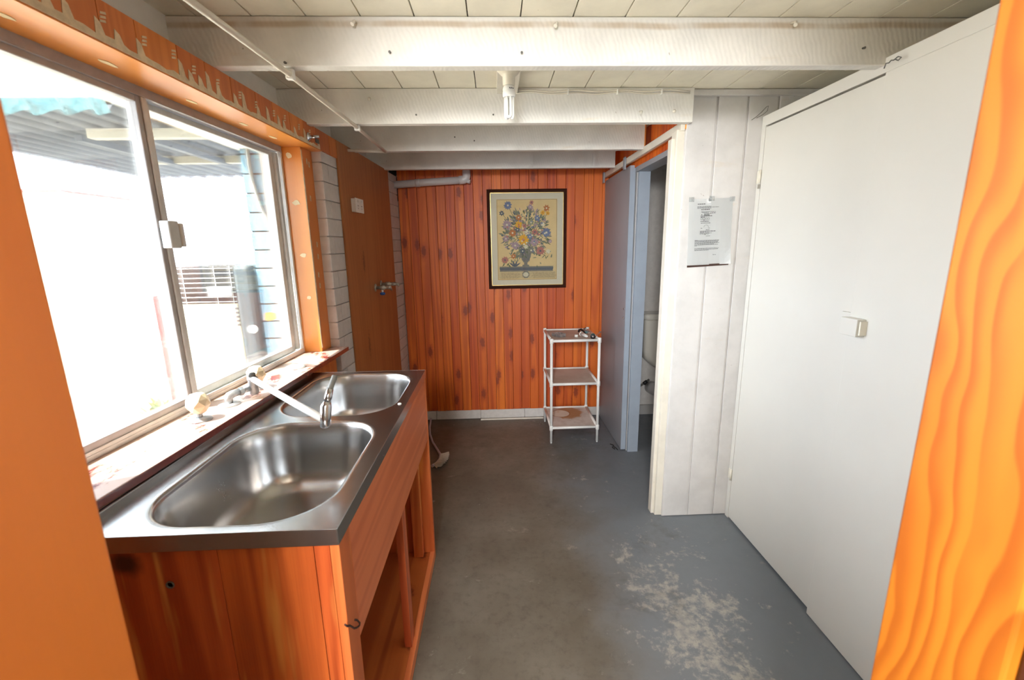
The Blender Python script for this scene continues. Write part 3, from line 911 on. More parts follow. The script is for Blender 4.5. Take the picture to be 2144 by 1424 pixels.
# ------------------------------------------------------------------ double power point and taps on the plywood
pp = thing('power_point', 'white double power point on the brown plywood wall', 'socket', LP(-.902, 2.65, 1.70))
link('backing_box', B(-.902, -.880, 2.590, 2.712, 1.700, 1.772, S), 'white_pl', pp, bevel=.002)
fp = link('face_plate', B(-.880, -.874, 2.586, 2.716, 1.697, 1.775, S), 'white_pl', pp, bevel=.0015)
for yy in (2.622, 2.680):
    link('rocker_switch', B(-.874, -.868, yy-.009, yy+.009, 1.752, 1.766, S), 'white_pl', fp, bevel=.001)
    sl = MB()
    for (dy, dz, an) in ((-.007, .006, .5), (.007, .006, -.5), (0, -.008, 0)):
        c, s_ = math.cos(an), math.sin(an)
        sl.prism([LP(-.8742, yy+dy+(-.0012*c-.004*s_*k1), 1.728+dz+(.004*c*k1)) for k1 in (-1, 1)]+[LP(-.8742, yy+dy+(.0012*c-.004*s_*k1), 1.728+dz+(.004*c*k1)) for k1 in (1, -1)], (.001, 0, 0))
    link('pin_slots', sl, 'black', fp)


def wall_cock(label, y, z, blue):
    t = thing('washing_machine_tap', label, 'tap', LP(-.902, y, z))
    x = -.902+S*y
    link('flange', MB().lathe((x, y, z), [(.026, 0), (.025, .004), (.012, .008)], (1, 0, 0), 20), 'brass', t)
    link('body', MB().lathe((x, y, z), [(.011, .006), (.011, .030), (.016, .032), (.016, .058), (.012, .060), (.0115, .080), (.013, .082), (.013, .100), (.009, .104)], (1, 0, 0), 16), 'brass', t)
    if blue:
        link('spindle', MB().tube([(x+.045, y, z-.010), (x+.045, y-.002, z-.034)], .007, 10), 'white_pl', t)
        link('handle', MB().lathe((x+.045, y-.002, z-.030), [(.010, 0), (.017, -.004), (.017, -.012), (.012, -.018), (0, -.019)], (0, 0, 1), 12), 'blue_pl', t, bevel=0)
    else:
        link('handle', MB().tube([(x+.062, y, z-.006), (x+.066, y-.004, z-.024), (x+.070, y-.006, z-.044)], [.005, .006, .007], 10), 'brass', t)
        link('spout', MB().tube([(x+.09, y, z), (x+.115, y, z-.001), (x+.122, y, z-.016)], [.010, .010, .009], 12), 'brass', t)


wall_cock('tap with blue handle on the plywood wall, nearer of the pair', 2.90, 1.246, True)
wall_cock('tap with a plain metal lever on the plywood wall, farther of the pair', 3.03, 1.258, False)

ck = thing('chrome_rod_bracket', 'chrome curtain rod bracket screwed beside the window head', 'bracket', LP(-.903, 2.13, 1.97))
x = -.903+S*2.13
link('flange', MB().lathe((x, 2.13, 1.985), [(.021, 0), (.020, .003), (.010, .008), (.008, .010)], (1, 0, 0), 20), 'chrome', ck)
link('arm', MB().tube([(x+.006, 2.13, 1.985), (x+.045, 2.134, 1.988)], .0065, 12), 'chrome', ck)
link('screw_plate', B(-.903, -.900, 2.20, 2.235, 1.978, 1.998, S), 'rubber', ck)

# ------------------------------------------------------------------ laundry trough: steel top on pine cabinet
TX0, TX1, TY0, TY1, TZ = -.822, -.322, .778, 1.905, .963
tr = thing('laundry_trough', 'double bowl stainless steel laundry trough top', 'sink', (-.57, 1.34, .72))
mb = MB(); mb.smooth = True
SEG = 10


def bowl(cx, cy, hx, hy, r, rect, drain):
    X0, X1, Y0, Y1 = rect
    base = rrect(cx, cy, hx, hy, r, SEG)
    n = len(base)
    outer = []
    cols_ = [(X1, Y1), (X0, Y1), (X0, Y0), (X1, Y0)]
    for q in range(4):
        cxn, cyn = cols_[q]
        pts_ = base[q*(SEG+1):(q+1)*(SEG+1)]
        s0, s1 = pts_[0], pts_[-1]
        for i in range(SEG+1):
            t = i/SEG
            if q % 2 == 0:
                if t <= .5: outer.append((cxn, s0[1]+(cyn-s0[1])*t*2))
                else: outer.append((cxn+(s1[0]-cxn)*(t-.5)*2, cyn))
            else:
                if t <= .5: outer.append((s0[0]+(cxn-s0[0])*t*2, cyn))
                else: outer.append((cxn, cyn+(s1[1]-cyn)*(t-.5)*2))
    loops = [[(p[0], p[1], TZ) for p in outer]]
    prof = [(-.010, 0), (-.004, -.0003), (0, -.0018), (.004, -.006), (.007, -.014), (.012, -.05), (.018, -.10), (.024, -.145), (.034, -.175), (.052, -.195), (.080, -.205), (.12, -.209), (.17, -.212)]
    for ins, dz in prof:
        h1, h2 = hx-ins, hy-ins
        rr = max(min(r-ins*.7, min(h1, h2)-.001), .02)
        loops.append([(p[0], p[1], TZ+dz) for p in rrect(cx, cy, h1, h2, rr, SEG)])
    vs = [[mb.bm.verts.new(p) for p in l] for l in loops]
    for a, b in zip(vs, vs[1:]):
        for k in range(n): mb.face([a[k], a[(k+1) % n], b[(k+1) % n], b[k]], True)
    mb.face(vs[-1], True)


YM = 1.357
bowl(-.566, 1.068, .198, .264, .135, (TX0, TX1, TY0, YM), None)
bowl(-.558, 1.628, .200, .246, .135, (TX0, TX1, YM, TY1), None)
bmesh.ops.remove_doubles(mb.bm, verts=mb.bm.verts[:], dist=.0002)
top = link('bowl_top', mb, 'steel', tr)
mb = MB()
mb.box(TX0, TX1, TY0-.002, TY0, TZ-.036, TZ+.0005).box(TX1, TX1+.002, TY0-.002, TY1+.002, TZ-.036, TZ+.0005).box(TX0, TX1, TY1, TY1+.002, TZ-.036, TZ+.0005)
link('rim_apron', mb, 'steel', tr, bevel=.0008)
link('upstand', MB().box(TX0-.012, TX0, TY0, TY1, TZ-.002, TZ+.0135), 'steel', tr, bevel=.002)
for (cx, cy) in ((-.566, 1.068), (-.558, 1.628)):
    link('drain', MB().lathe((cx, cy, TZ-.2118), [(.040, 0), (.040, .003), (.032, .003), (.026, -.004+.0045), (0, .0005)], (0, 0, 1), 24), 'chrome', tr)
link('screw_cap', MB().lathe((-.345, 1.475, TZ), [(.007, 0), (.006, .0025), (0, .003)], (0, 0, 1), 12), 'white_pl', tr)

cbn = thing('trough_cabinet', 'open fronted orange pine cabinet under the laundry trough', 'cabinet', (-.57, 1.36, 0))
CY0, CY1, CX0, CX1, CZ = .79, 1.925, -.815, -.345, .926
for (a, b) in ((CX0, -.567), (-.567, -.377), (-.377, CX1)):
    link('end_board', B(a+.0006, b-.0006, CY0, CY0+.019, 0, CZ), 'cab_end', cbn, bevel=.0012)
link('front_stile', B(CX1, CX1+.019, CY0, CY0+.062, 0, CZ), 'cab', cbn, bevel=.0015)
link('apron_board', B(CX1-.001, CX1+.018, CY0+.064, CY1-.03, .632, CZ), 'cab_h', cbn, bevel=.0012)
link('centre_stile', B(CX1-.022, CX1+.004, 1.372, 1.425, .045, .632), 'cab', cbn, bevel=.0015)
link('far_stile', B(CX1-.03, CX1+.019, CY1-.028, CY1, 0, CZ), 'cab', cbn, bevel=.0015)
link('bottom_rail', B(CX1-.002, CX1+.019, CY0+.062, CY1-.028, 0, .045), 'cab_h', cbn, bevel=.0015)
link('base_shelf', B(CX0, CX1-.002, CY0+.02, CY1-.03, .025, .043), 'cab_in', cbn)
yb = CY0+.02
for k in range(4):
    xa = CX0+k*.118
    link('far_board', B(xa+.0006, xa+.1174, CY1-.02, CY1-.002, 0, CZ), 'cab', cbn, bevel=.001)
link('back_panel', B(CX0, CX0+.012, CY0+.02, CY1-.02, .04, .73), 'cab_in', cbn)
link('inner_post', B(-.42, -.375, 1.86, 1.898, .043, CZ-.02), 'cab', cbn, bevel=.002)
# round bolt hole plug and the hand drawn curl on the front stile
link('bolt_plug', MB().lathe((-.669, CY0, .842), [(.0085, 0), (.0085, .0015), (.006, .002), (.005, -.002), (0, -.002)], (0, -1, 0), 16), 'rubber', cbn)
fx = CX1+.0192
cur = []
ctrl = [(.7759, .7414), (.7857, .7274), (.7996, .7152), (.8115, .6995), (.8205, .6869), (.8358, .6734), (.851, .6636), (.8549, .6673), (.8404, .6892), (.8203, .7096)]
for k in range(len(ctrl)-1):
    for q in range(3):
        t = q/3; cur.append((fx, ctrl[k][0]+(ctrl[k+1][0]-ctrl[k][0])*t, ctrl[k][1]+(ctrl[k+1][1]-ctrl[k][1])*t))
link('handwritten_curl', MB().tube(cur, .0022, 6), 'pencil', cbn)

# ------------------------------------------------------------------ taps on the sill


def sill_tap(label, x, y):
    t = thing('sill_tap', label, 'tap', (x, y, 1.0))
    link('flange', MB().lathe((x, y, 1.0), [(.031, 0), (.030, .003), (.018, .007), (.010, .010)], (0, 0, 1), 28), 'zinc', t)
    link('spindle', MB().tube([(x, y, 1.006), (x, y, 1.026)], .0075, 14), 'zinc', t)
    kb = MB()
    rings = [(.013, 1.022, 0), (.0215, 1.028, 0), (.0325, 1.048, .5), (.030, 1.066, 0), (.020, 1.082, .5)]
    vs = [[kb.bm.verts.new((x+r*math.cos(2*PI*(k+o_)/7), y+r*math.sin(2*PI*(k+o_)/7), z)) for k in range(7)] for r, z, o_ in rings]
    for (a, b), (r0, r1) in zip(zip(vs, vs[1:]), zip(rings, rings[1:])):
        for k in range(7):
            k2 = (k+1) % 7
            if r1[2] > r0[2]: kb.face([a[k], a[k2], b[k]], False); kb.face([a[k2], b[k2], b[k]], False)
            elif r1[2] < r0[2]: kb.face([a[k], b[k2], b[k]], False); kb.face([a[k], a[k2], b[k2]], False)
            else: kb.face([a[k], a[k2], b[k2], b[k]], False)
    kb.face(vs[0][::-1], False); kb.face(vs[-1], False)
    link('knob', kb, 'knob', t, bevel=.0008)
    link('knob_cap', MB().lathe((x, y, 1.0815), [(.012, 0), (.012, .0015), (0, .002)], (0, 0, 1), 16), 'white_pl', t)


sill_tap('cream faceted knob tap on the sill in front of the window mullion', -.898, 1.283)
sill_tap('cream faceted knob tap on the sill behind the swivel spout', -.885, 1.585)
sp = thing('swivel_spout', 'long white swivel spout with an upturned chrome outlet', 'spout', (-.888, 1.412, 1.0))
link('flange', MB().lathe((-.888, 1.412, 1.0), [(.034, 0), (.033, .003), (.016, .007)], (0, 0, 1), 28), 'zinc', sp)
link('elbow', MB().tube([(-.888, 1.412, 1.003), (-.888, 1.412, 1.022), (-.885, 1.416, 1.030), (-.878, 1.426, 1.034), (-.868, 1.442, 1.034)], [.0125, .0125, .0135, .0125, .0115], 16), 'zinc', sp)
link('union_nut', MB().lathe((-.868, 1.442, 1.034), [(.0135, 0), (.0145, .002), (.0145, .012), (.0125, .014)], (.53, .85, 0), 6, False), 'zinc', sp)
link('neck', MB().tube([(-.862, 1.452, 1.034), (-.848, 1.474, 1.034)], .009, 12), 'zinc', sp)
link('swivel_body', MB().lathe((-.842, 1.484, 1.010), [(0, 0), (.011, .001), (.0155, .006), (.0155, .052), (.0165, .053), (.0165, .060), (.012, .064)], (0, 0, 1), 20), 'zinc', sp)
link('swivel_cap', MB().lathe((-.842, 1.484, 1.074), [(.011, 0), (.011, .010), (.008, .013), (0, .014)], (0, 0, 1), 16), 'rubber', sp)
link('arm', MB().tube([(-.842, 1.484, 1.066), (-.70, 1.330, 1.072), (-.56, 1.180, 1.078), (-.434, 1.046, 1.084)], .0098, 14), 'white_pl', sp)
link('outlet', MB().tube([(-.430, 1.040, 1.066), (-.430, 1.040, 1.070), (-.426, 1.048, 1.118), (-.424, 1.052, 1.128)], [.0095, .0125, .0130, .0095], 16), 'chrome', sp)
link('outlet_neck', MB().tube([(-.424, 1.052, 1.128), (-.419, 1.066, 1.156)], [.0095, .0085], 12), 'chrome', sp)
nz = MB()
p0, p1 = Vector((-.419, 1.066, 1.155)), Vector((-.412, 1.088, 1.184))
pts, rs = [], []
for k in range(13):
    pts.append(p0+(p1-p0)*k/12); rs.append(.0075 if k % 2 else .0066)
link('threaded_nozzle', nz.tube(pts, rs, 12), 'rubber', sp)
tag(link('blanking_cap', MB().lathe((-.872, 1.868, 1.0), [(.042, 0), (.042, .002), (.036, .006), (.012, .008), (0, .0082)], (0, 0, 1), 32), 'white_pl'), 'round white blanking cap on the far end of the sill', 'cap')

# ------------------------------------------------------------------ cupboard on the right
cu = thing('built_in_cupboard', 'tall white built-in cupboard with two flush doors', 'cupboard', (1.6, 1.3, 0))
link('top_rail', B(1.262, 1.285, .42, 2.168, 2.022, 2.068), 'cup', cu, bevel=.002)
link('far_stile', B(1.262, 1.285, 2.138, 2.168, 0.0, 2.022), 'cup', cu, bevel=.001)
link('carcass_top', B(1.285, 1.95, .42, 2.168, 2.046, 2.066), 'cup', cu)
link('carcass_back', B(1.93, 1.95, .42, 2.168, 0, 2.046), 'cup', cu)
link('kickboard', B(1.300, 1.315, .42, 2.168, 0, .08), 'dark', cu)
da = link('door', B(1.262, 1.280, 1.470, 2.134, .012, 2.014), 'cup', cu, bevel=.0015)
da['label'] = 'farther cupboard door with a flat plate handle'
db = link('door', B(1.246, 1.262, .430, 1.484, .004, 2.016), 'cup', cu, bevel=.002)
db['label'] = 'nearer and thicker cupboard door'
link('handle', B(1.252, 1.262, 1.487, 1.530, 1.182, 1.250), 'cup', da, bevel=.001)
link('handle', B(1.214, 1.246, 1.412, 1.484, 1.178, 1.238), 'cup', db, bevel=.002)
link('handle_side_strip', B(1.222, 1.246, 1.405, 1.4115, 1.184, 1.232), 'cup_trim', db, bevel=.001)  # narrow cream strip along the near side of the handle
for z in (1.80, .26):
    hg = MB().tube([(1.256, 2.137, z-.03), (1.256, 2.137, z+.03)], .0055, 10).box(1.2595, 1.2625, 2.137, 2.166, z-.028, z+.028)
    link('hinge', hg, 'cup_trim', cu)
link('rust_mark', B(1.2540, 1.2560, 2.130, 2.144, 1.745, 1.765), 'brass', cu)
wr = thing('wire_twist', 'twisted wire loop at the top of the cupboard door joint', 'wire', (1.24, 1.45, 2.05))
pts = [(p_[0], p_[1], p_[2]-.012) for p_ in [(1.241, 1.487, 2.040), (1.239, 1.480, 2.052), (1.240, 1.470, 2.050), (1.239, 1.462, 2.054), (1.239, 1.452, 2.051), (1.240, 1.440, 2.056), (1.2405, 1.428, 2.050), (1.239, 1.436, 2.044), (1.240, 1.446, 2.050)]]
link('wire', MB().tube(pts, .0018, 6), 'rubber', wr)
wl2 = thing('wire_hook', 'thin wire loop poking over the far end of the cupboard top', 'wire', (1.22, 2.15, 2.05))
link('wire', MB().tube([(1.205, 2.160, 2.052), (1.225, 2.155, 2.066), (1.245, 2.150, 2.085), (1.262, 2.148, 2.104), (1.270, 2.146, 2.108), (1.268, 2.146, 2.088), (1.250, 2.15, 2.072), (1.225, 2.156, 2.060)], .0012, 6), 'rubber', wl2)
tag(link('thin_stick', MB().tube([(1.40, 1.600, 2.066), (1.402, 1.602, 2.178)], .0035, 8), 'trim'), 'thin pale stick standing on top of the cupboard', 'stick')

# ------------------------------------------------------------------ notice
no = thing('paper_notice', 'laminated white notice sheet taped to the white boards', 'notice', (1.05, 2.169, 1.39))
TR = Matrix.Translation((1.05, 0, 1.55)) @ Matrix.Rotation(math.radians(-1.6), 4, 'Y') @ Matrix.Translation((-1.05, 0, -1.55))
N0, N1, NZ0, NZ1 = .944, 1.158, 1.393, 1.707
sh = MB()
nx, nz_ = 8, 12
g = [[None]*(nz_+1) for _ in range(nx+1)]
for a in range(nx+1):
    for b in range(nz_+1):
        u, v = a/nx, b/nz_
        curl = .012*max(0, (u-.75)/.25)**2*max(0, (.3-v)/.3)+.0015*math.sin(u*7+v*5)
        g[a][b] = sh.bm.verts.new(TR @ Vector((N0+(N1-N0)*u, 2.1665-curl, NZ0+(NZ1-NZ0)*v)))
for a in range(nx):
    for b in range(nz_): sh.face([g[a][b], g[a+1][b], g[a+1][b+1], g[a][b+1]], False)
bmesh.ops.solidify(sh.bm, geom=sh.bm.faces[:], thickness=.0006)
shp = link('sheet', sh, 'sheet', no)
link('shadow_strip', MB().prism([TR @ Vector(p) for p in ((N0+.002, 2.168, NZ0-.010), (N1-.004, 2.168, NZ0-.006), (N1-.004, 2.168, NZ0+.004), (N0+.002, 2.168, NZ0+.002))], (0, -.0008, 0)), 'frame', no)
tx = MB(); r3 = random.Random(5)


def row(x0, x1, z, h, mi=0, dens=.8):
    x = x0; tx.mi = mi
    while x < x1:
        wd = min(r3.uniform(.003, .010), x1-x)
        tx.poly([TR @ Vector(p) for p in ((x, 2.1640, z), (x+wd, 2.1640, z), (x+wd, 2.1640, z+h), (x, 2.1640, z+h))])
        x += wd+.0016


row(.985, 1.022, 1.681, .0032, 1)
for k in range(3): row(.984, 1.052 if k != 1 else 1.090, 1.670-k*.0042, .0022)
row(1.003, 1.045, 1.655, .0030, 1)
for z, x1 in ((1.645, 1.075), (1.641, 1.04)): row(1.010, x1, z, .0022)
for k in range(4): row(1.018+k*.0, 1.045, 1.636-k*.003, .0022)
for (x, z) in ((1.004, 1.644), (1.004, 1.631), (1.047, 1.637), (1.016, 1.606), (1.024, 1.538)):
    tx.mi = 1; tx.poly([TR @ Vector(p) for p in ((x, 2.1639, z), (x+.006, 2.1639, z), (x+.003, 2.1639, z+.005))])
row(1.054, 1.076, 1.638, .003); row(1.002, 1.058, 1.625, .0028, 1); row(1.002, 1.022, 1.620, .0028, 1)
for z0 in (1.609, 1.540):
    for k in range(4):
        x = 1.002+k*.0115; tx.mi = 0
        for (a, b, c, d) in ((x, z0, x+.009, z0+.0012), (x, z0+.008, x+.009, z0+.0092), (x, z0, x+.0012, z0+.009), (x+.008, z0, x+.009, z0+.009)):
            tx.poly([TR @ Vector(p) for p in ((a, 2.1640, b), (c, 2.1640, b), (c, 2.1640, d), (a, 2.1640, d))])
row(1.002, 1.044, 1.600, .0028, 1); row(1.004, 1.050, 1.592, .0028)
for k in range(9):
    a = PI*k/8; x, z = 1.030+.011*math.cos(a), 1.574+.009*math.sin(a)
    tx.mi = 0; tx.poly([TR @ Vector(p) for p in ((x, 2.1640, z), (x+.002, 2.1640, z), (x+.002, 2.1640, z+.002), (x, 2.1640, z+.002))])
row(1.004, 1.012, 1.568, .0025); row(1.042, 1.050, 1.568, .0025); row(1.030, 1.048, 1.560, .0024)
row(1.002, 1.078, 1.553, .0030, 1); row(1.002, 1.022, 1.546-.0, .0026, 1); row(1.026, 1.062, 1.545, .002); row(1.032, 1.052, 1.531, .002)
row(.978, .992, 1.510, .0032, 1)
for k, x1 in enumerate((1.100, 1.098, 1.094, 1.100, 1.075, 1.095, .99)): row(.994 if k == 0 else .978, x1, 1.510-k*.0042, .0022)
for k, x1 in enumerate((1.100, 1.095, 1.050)): row(.978, x1, 1.472-k*.0045, .0022)
row(1.070, 1.086, 1.440, .002)
o = link('printed_text', tx, ['ink', 'ink_dark'], shp, recalc=False); o['kind'] = 'stuff'
for (x, z) in ((.950, 1.702), (1.05, 1.706), (1.150, 1.703)):
    link('adhesive_tape', B(x-.012, x+.012, 2.1640, 2.1655, z-.010, z+.012), 'clear', no)

# ------------------------------------------------------------------ sliding door and its rail
sd = thing('sliding_door', 'blue grey sliding door slid open towards the back wall', 'door', (.92, 3.3, 0))
dm = MB().box(.900, .936, 2.990, 3.662, .006, 1.998)
lf = link('leaf', dm, ['door'], sd, bevel=.002)
link('edge_strip', B(.9005, .9355, 2.984, 2.990, .006, 1.996), 'door_edge', sd)
for z in (1.05, .985):
    link('latch_stud', MB().lathe((.900, 3.02, z), [(.008, 0), (.006, .004), (0, .005)], (-1, 0, 0), 12), 'chrome', sd)
for y in (3.03, 3.60):
    link('hanger', B(.868, .8785, y-.02, y+.02, 1.975, 2.055), 'door', sd, bevel=.002)
sd.rotation_euler = (math.radians(-.7), 0, 0)
rl = thing('door_rail', 'white timber rail of the sliding door above the toilet doorway', 'rail', (.89, 2.9, 2.005))
link('rail', B(.880, .900, 2.172, 3.665, 2.012, 2.050), 'trim', rl, bevel=.002)
link('rail_backing', B(.900, .928, 2.172, 3.665, 2.020, 2.045), 'reveal_h', rl)

# ------------------------------------------------------------------ toilet
to = thing('toilet', 'cream toilet with a plastic cistern seen through the doorway', 'toilet', (1.50, 3.45, 0))
mb = MB(); mb.smooth = True
lo = []
for (z, hx, hy, yc, r) in ((.47, .12, .07, 3.60, .03), (.50, .165, .082, 3.60, .05), (.55, .215, .088, 3.595, .06), (.62, .232, .092, 3.595, .05), (.86, .238, .095, 3.595, .045), (.885, .238, .095, 3.595, .045)):
    lo.append([mb.bm.verts.new((p[0], p[1], z)) for p in rrect(1.46, yc, hx, hy, r, 5)])
for a, b in zip(lo, lo[1:]):
    for k in range(len(a)): mb.face([a[k], a[(k+1) % len(a)], b[(k+1) % len(a)], b[k]], True)
mb.face(lo[0][::-1]); mb.face(lo[-1])
link('cistern', mb, 'ceramic', to)
mb = MB()
lo = []
for (z, g_) in ((.886, 0), (.892, .006), (.925, .006), (.935, -.004)):
    lo.append([mb.bm.verts.new((p[0], p[1], z)) for p in rrect(1.46, 3.595, .240+g_, .097+g_, .045, 5)])
for a, b in zip(lo, lo[1:]):
    for k in range(len(a)): mb.face([a[k], a[(k+1) % len(a)], b[(k+1) % len(a)], b[k]], True)
mb.face(lo[0][::-1]); mb.face(lo[-1])
link('cistern_lid', mb, 'ceramic', to)
mb = MB(); lo = []
for (z, rx, ry, yc) in ((0, .11, .19, 3.33), (.03, .105, .18, 3.33), (.16, .095, .17, 3.32), (.25, .13, .20, 3.27), (.34, .175, .245, 3.20), (.395, .185, .255, 3.18), (.41, .18, .25, 3.18)):
    lo.append([mb.bm.verts.new((1.50+rx*math.cos(2*PI*k/28), yc+ry*math.sin(2*PI*k/28), z)) for k in range(28)])
for a, b in zip(lo, lo[1:]):
    for k in range(28): mb.face([a[k], a[(k+1) % 28], b[(k+1) % 28], b[k]], True)
mb.face(lo[0][::-1]); mb.face(lo[-1])
link('pan', mb, 'ceramic', to)
link('seat', MB().lathe((0, 0, 0), [(.19, 0), (.19, .022), (0, .026)], (0, 0, 1), 28), 'white_pl', to)
st = to.children[-1]
for v in st.data.vertices:
    q = v.co+Vector(to.location); v.co = Vector((1.50+q.x, 3.19+q.y*1.3, .412+q.z))-Vector(to.location)
link('flush_neck', MB().tube([(1.42, 3.58, .50), (1.40, 3.56, .42), (1.42, 3.50, .36), (1.45, 3.46, .33)], [.06, .05, .05, .06], 16), 'ceramic', to)
link('outlet_trap', MB().tube([(1.46, 3.48, .22), (1.40, 3.54, .25), (1.365, 3.60, .26), (1.36, 3.69, .25)], .055, 16), 'pvc', to)
hs = thing('water_hose', 'dark flexible water hose running to the toilet cistern', 'hose', (1.2, 3.6, .24))
link('hose', MB().tube([(1.08, 3.66, .19), (1.22, 3.655, .252), (1.29, 3.66, .295), (1.335, 3.66, .33)], .009, 10), 'rubber', hs)
link('union', MB().tube([(1.285, 3.66, .290), (1.315, 3.66, .315)], .016, 8), 'black', hs)

# ------------------------------------------------------------------ white tube shelf stand
sx0, sx1, sy0, sy1 = .404, .760, 3.145, 3.575
ss = thing('shelf_stand', 'white three tier plastic tube shelf stand against the pine wall', 'shelf', ((sx0+sx1)/2, (sy0+sy1)/2, 0))
levels = (.125, .474, .808)
m = NT('shelf_board_grey'); f = m.noise(m.coord(), 4, 4, .6)
m.col(m.mix(m.rng(f, .35, .7), lin((206, 196, 186)), lin((180, 164, 150)))); m.set(.5); MAT['shelf_panel'] = m.m
m = NT('stained_shelf_board')
sub = m.n('VectorMath', operation='SUBTRACT'); m.l(m.tc.outputs['Object'], sub.inputs[0]); sub.inputs[1].default_value = (-.065, .075, .128)
scv = m.n('VectorMath', operation='MULTIPLY'); m.l(sub.outputs[0], scv.inputs[0]); scv.inputs[1].default_value = (1, 1, 0)
ln = m.n('VectorMath', operation='LENGTH'); m.l(scv.outputs[0], ln.inputs[0]); dist = ln.outputs['Value']
sub2 = m.n('VectorMath', operation='SUBTRACT'); m.l(m.tc.outputs['Object'], sub2.inputs[0]); sub2.inputs[1].default_value = (.0, .09, .128)
sc2 = m.n('VectorMath', operation='MULTIPLY'); m.l(sub2.outputs[0], sc2.inputs[0]); sc2.inputs[1].default_value = (1, .9, 0)
ln2 = m.n('VectorMath', operation='LENGTH'); m.l(sc2.outputs[0], ln2.inputs[0])
nn = m.noise(m.coord(), 18, 5, .65)
b0 = m.mix(m.rng(nn, .35, .7), lin((222, 216, 210)), lin((204, 194, 186)))
brown = m.rng(m.math('ADD', ln2.outputs['Value'], m.math('MULTIPLY_ADD', nn, .16, -.08)), .10, .135, .85, 0.)
b0 = m.mix(brown, b0, lin((176, 122, 62)))
ringf = m.rng(dist, .074, .078, 0., 1.)
b0 = m.mix(ringf, m.mix(m.rng(nn, .55, .7, 0., .6), lin((226, 218, 204)), lin((196, 156, 104))), b0)
edge = m.rng(m.math('ABSOLUTE', m.math('SUBTRACT', dist, .077)), .001, .006, .8, 0.)
b0 = m.mix(edge, b0, lin((150, 92, 36))); m.col(b0); m.set(.5); MAT['shelf_stained'] = m.m
for x in (sx0, sx1):
    for y in (sy0, sy1):
        mb = MB().tube([(x, y, .012), (x, y, .815)], .0105, 14)
        mb.tube([(x, y, 0), (x, y, .018)], .0075, 12)
        link('leg', mb, 'white_pl', ss)
for li, z in enumerate(levels):
    for (a, b) in (((sx0, sy0), (sx1, sy0)), ((sx0, sy1), (sx1, sy1)), ((sx0, sy0), (sx0, sy1)), ((sx1, sy0), (sx1, sy1))):
        link('rail', MB().tube([(a[0], a[1], z), (b[0], b[1], z)], .0105, 12), 'white_pl', ss)
    for x in (sx0, sx1):
        for y in (sy0, sy1):
            link('corner_joint', MB().lathe((x, y, z-.020), [(.0125, 0), (.0145, .002), (.0145, .034), (.012, .039), (0, .040)], (0, 0, 1), 14), 'white_pl', ss)
    p_ = link('shelf', B(sx0+.004, sx1-.004, sy0+.004, sy1-.004, z-.004, z+.001), 'shelf_stained' if li == 0 else 'shelf_panel', ss)
    if li == 0: p_['label'] = 'bottom shelf with a round water ring and brown stain'
ZT = levels[2]+.0022
cc = thing('clear_container', 'small square clear plastic container lid on the top shelf', 'container', (.482, 3.32, ZT))
mb = MB(); Rm = Matrix.Translation((.482, 3.32, ZT)) @ Matrix.Rotation(.55, 4, 'Z')
mb.box(-.034, .034, -.045, .045, 0, .002)
for (a, b, c, d) in ((-.034, .034, -.045, -.043), (-.034, .034, .043, .045), (-.034, -.032, -.045, .045), (.032, .034, -.045, .045)): mb.box(a, b, c, d, 0, .022)
mb.bm.transform(Rm)
link('tray', mb, 'clear', cc)
tag(link('white_bottle_top', MB().lathe((.610, 3.27, ZT), [(.014, 0), (.014, .016), (.008, .018), (.008, .010), (0, .010)], (0, 0, 1), 18), 'white_pl'), 'small round white cap alone in the middle of the top shelf', 'cap')
wt_ = thing('white_tube', 'white plastic nozzle lying beside the teal rolls', 'nozzle', (.665, 3.25, ZT))
link('body', MB().tube([(.655, 3.28, ZT+.019), (.668, 3.22, ZT+.019), (.675, 3.19, ZT+.019)], [.016, .012, .008], 14), 'white_pl', wt_)
link('mouth', MB().tube([(.6535, 3.283, ZT+.019), (.651, 3.292, ZT+.019)], [.018, .018], 16), 'bristle', wt_)
tag(link('black_strap', MB().tube([(.652, 3.40, ZT+.010), (.658, 3.405, ZT+.028), (.672, 3.39, ZT+.034), (.684, 3.36, ZT+.022), (.690, 3.335, ZT+.008)], .008, 8), 'black'), 'curved black strap behind the white nozzle on the top shelf', 'strap')
tr1 = thing('teal_castor', 'teal and black roll at the front right of the top shelf', 'roll', (.722, 3.19, ZT))
link('ring', MB().lathe((.716, 3.17, ZT+.0185), [(.010, 0), (.0185, .001), (.0185, .008), (.010, .010)], (.2, 1, 0), 20), 'black', tr1)
link('drum', MB().lathe((.718, 3.179, ZT+.0185), [(.017, 0), (.0165, .045), (.012, .048)], (.2, 1, 0), 20), 'teal', tr1)
link('hub', MB().lathe((.716, 3.169, ZT+.0185), [(.009, 0), (.008, -.003), (0, -.004)], (.2, 1, 0), 12), 'chrome', tr1)
tr2 = thing('teal_packet', 'clear blister packet with teal insert at the rear of the top shelf', 'packet', (.725, 3.39, ZT))
link('blister', MB().tube([(.690, 3.42, ZT+.0165), (.715, 3.34, ZT+.0165)], [.016, .016], 12), 'clear', tr2)
link('insert', MB().tube([(.694, 3.41, ZT+.014), (.710, 3.36, ZT+.014)], [.009, .009], 10), 'teal', tr2)
link('clip', MB().tube([(.700, 3.425, ZT+.012), (.702, 3.43, ZT+.034), (.716, 3.425, ZT+.038)], .004, 8), 'black', tr2)
tag(link('clear_strip', MB().prism([(.742, 3.20, ZT+.011), (.748, 3.23, ZT+.011), (.800, 3.30, ZT+.034), (.806, 3.28, ZT+.032)], (0, 0, .0015)), 'clear'), 'thin clear plastic strip sticking out over the shelf edge', 'strip')

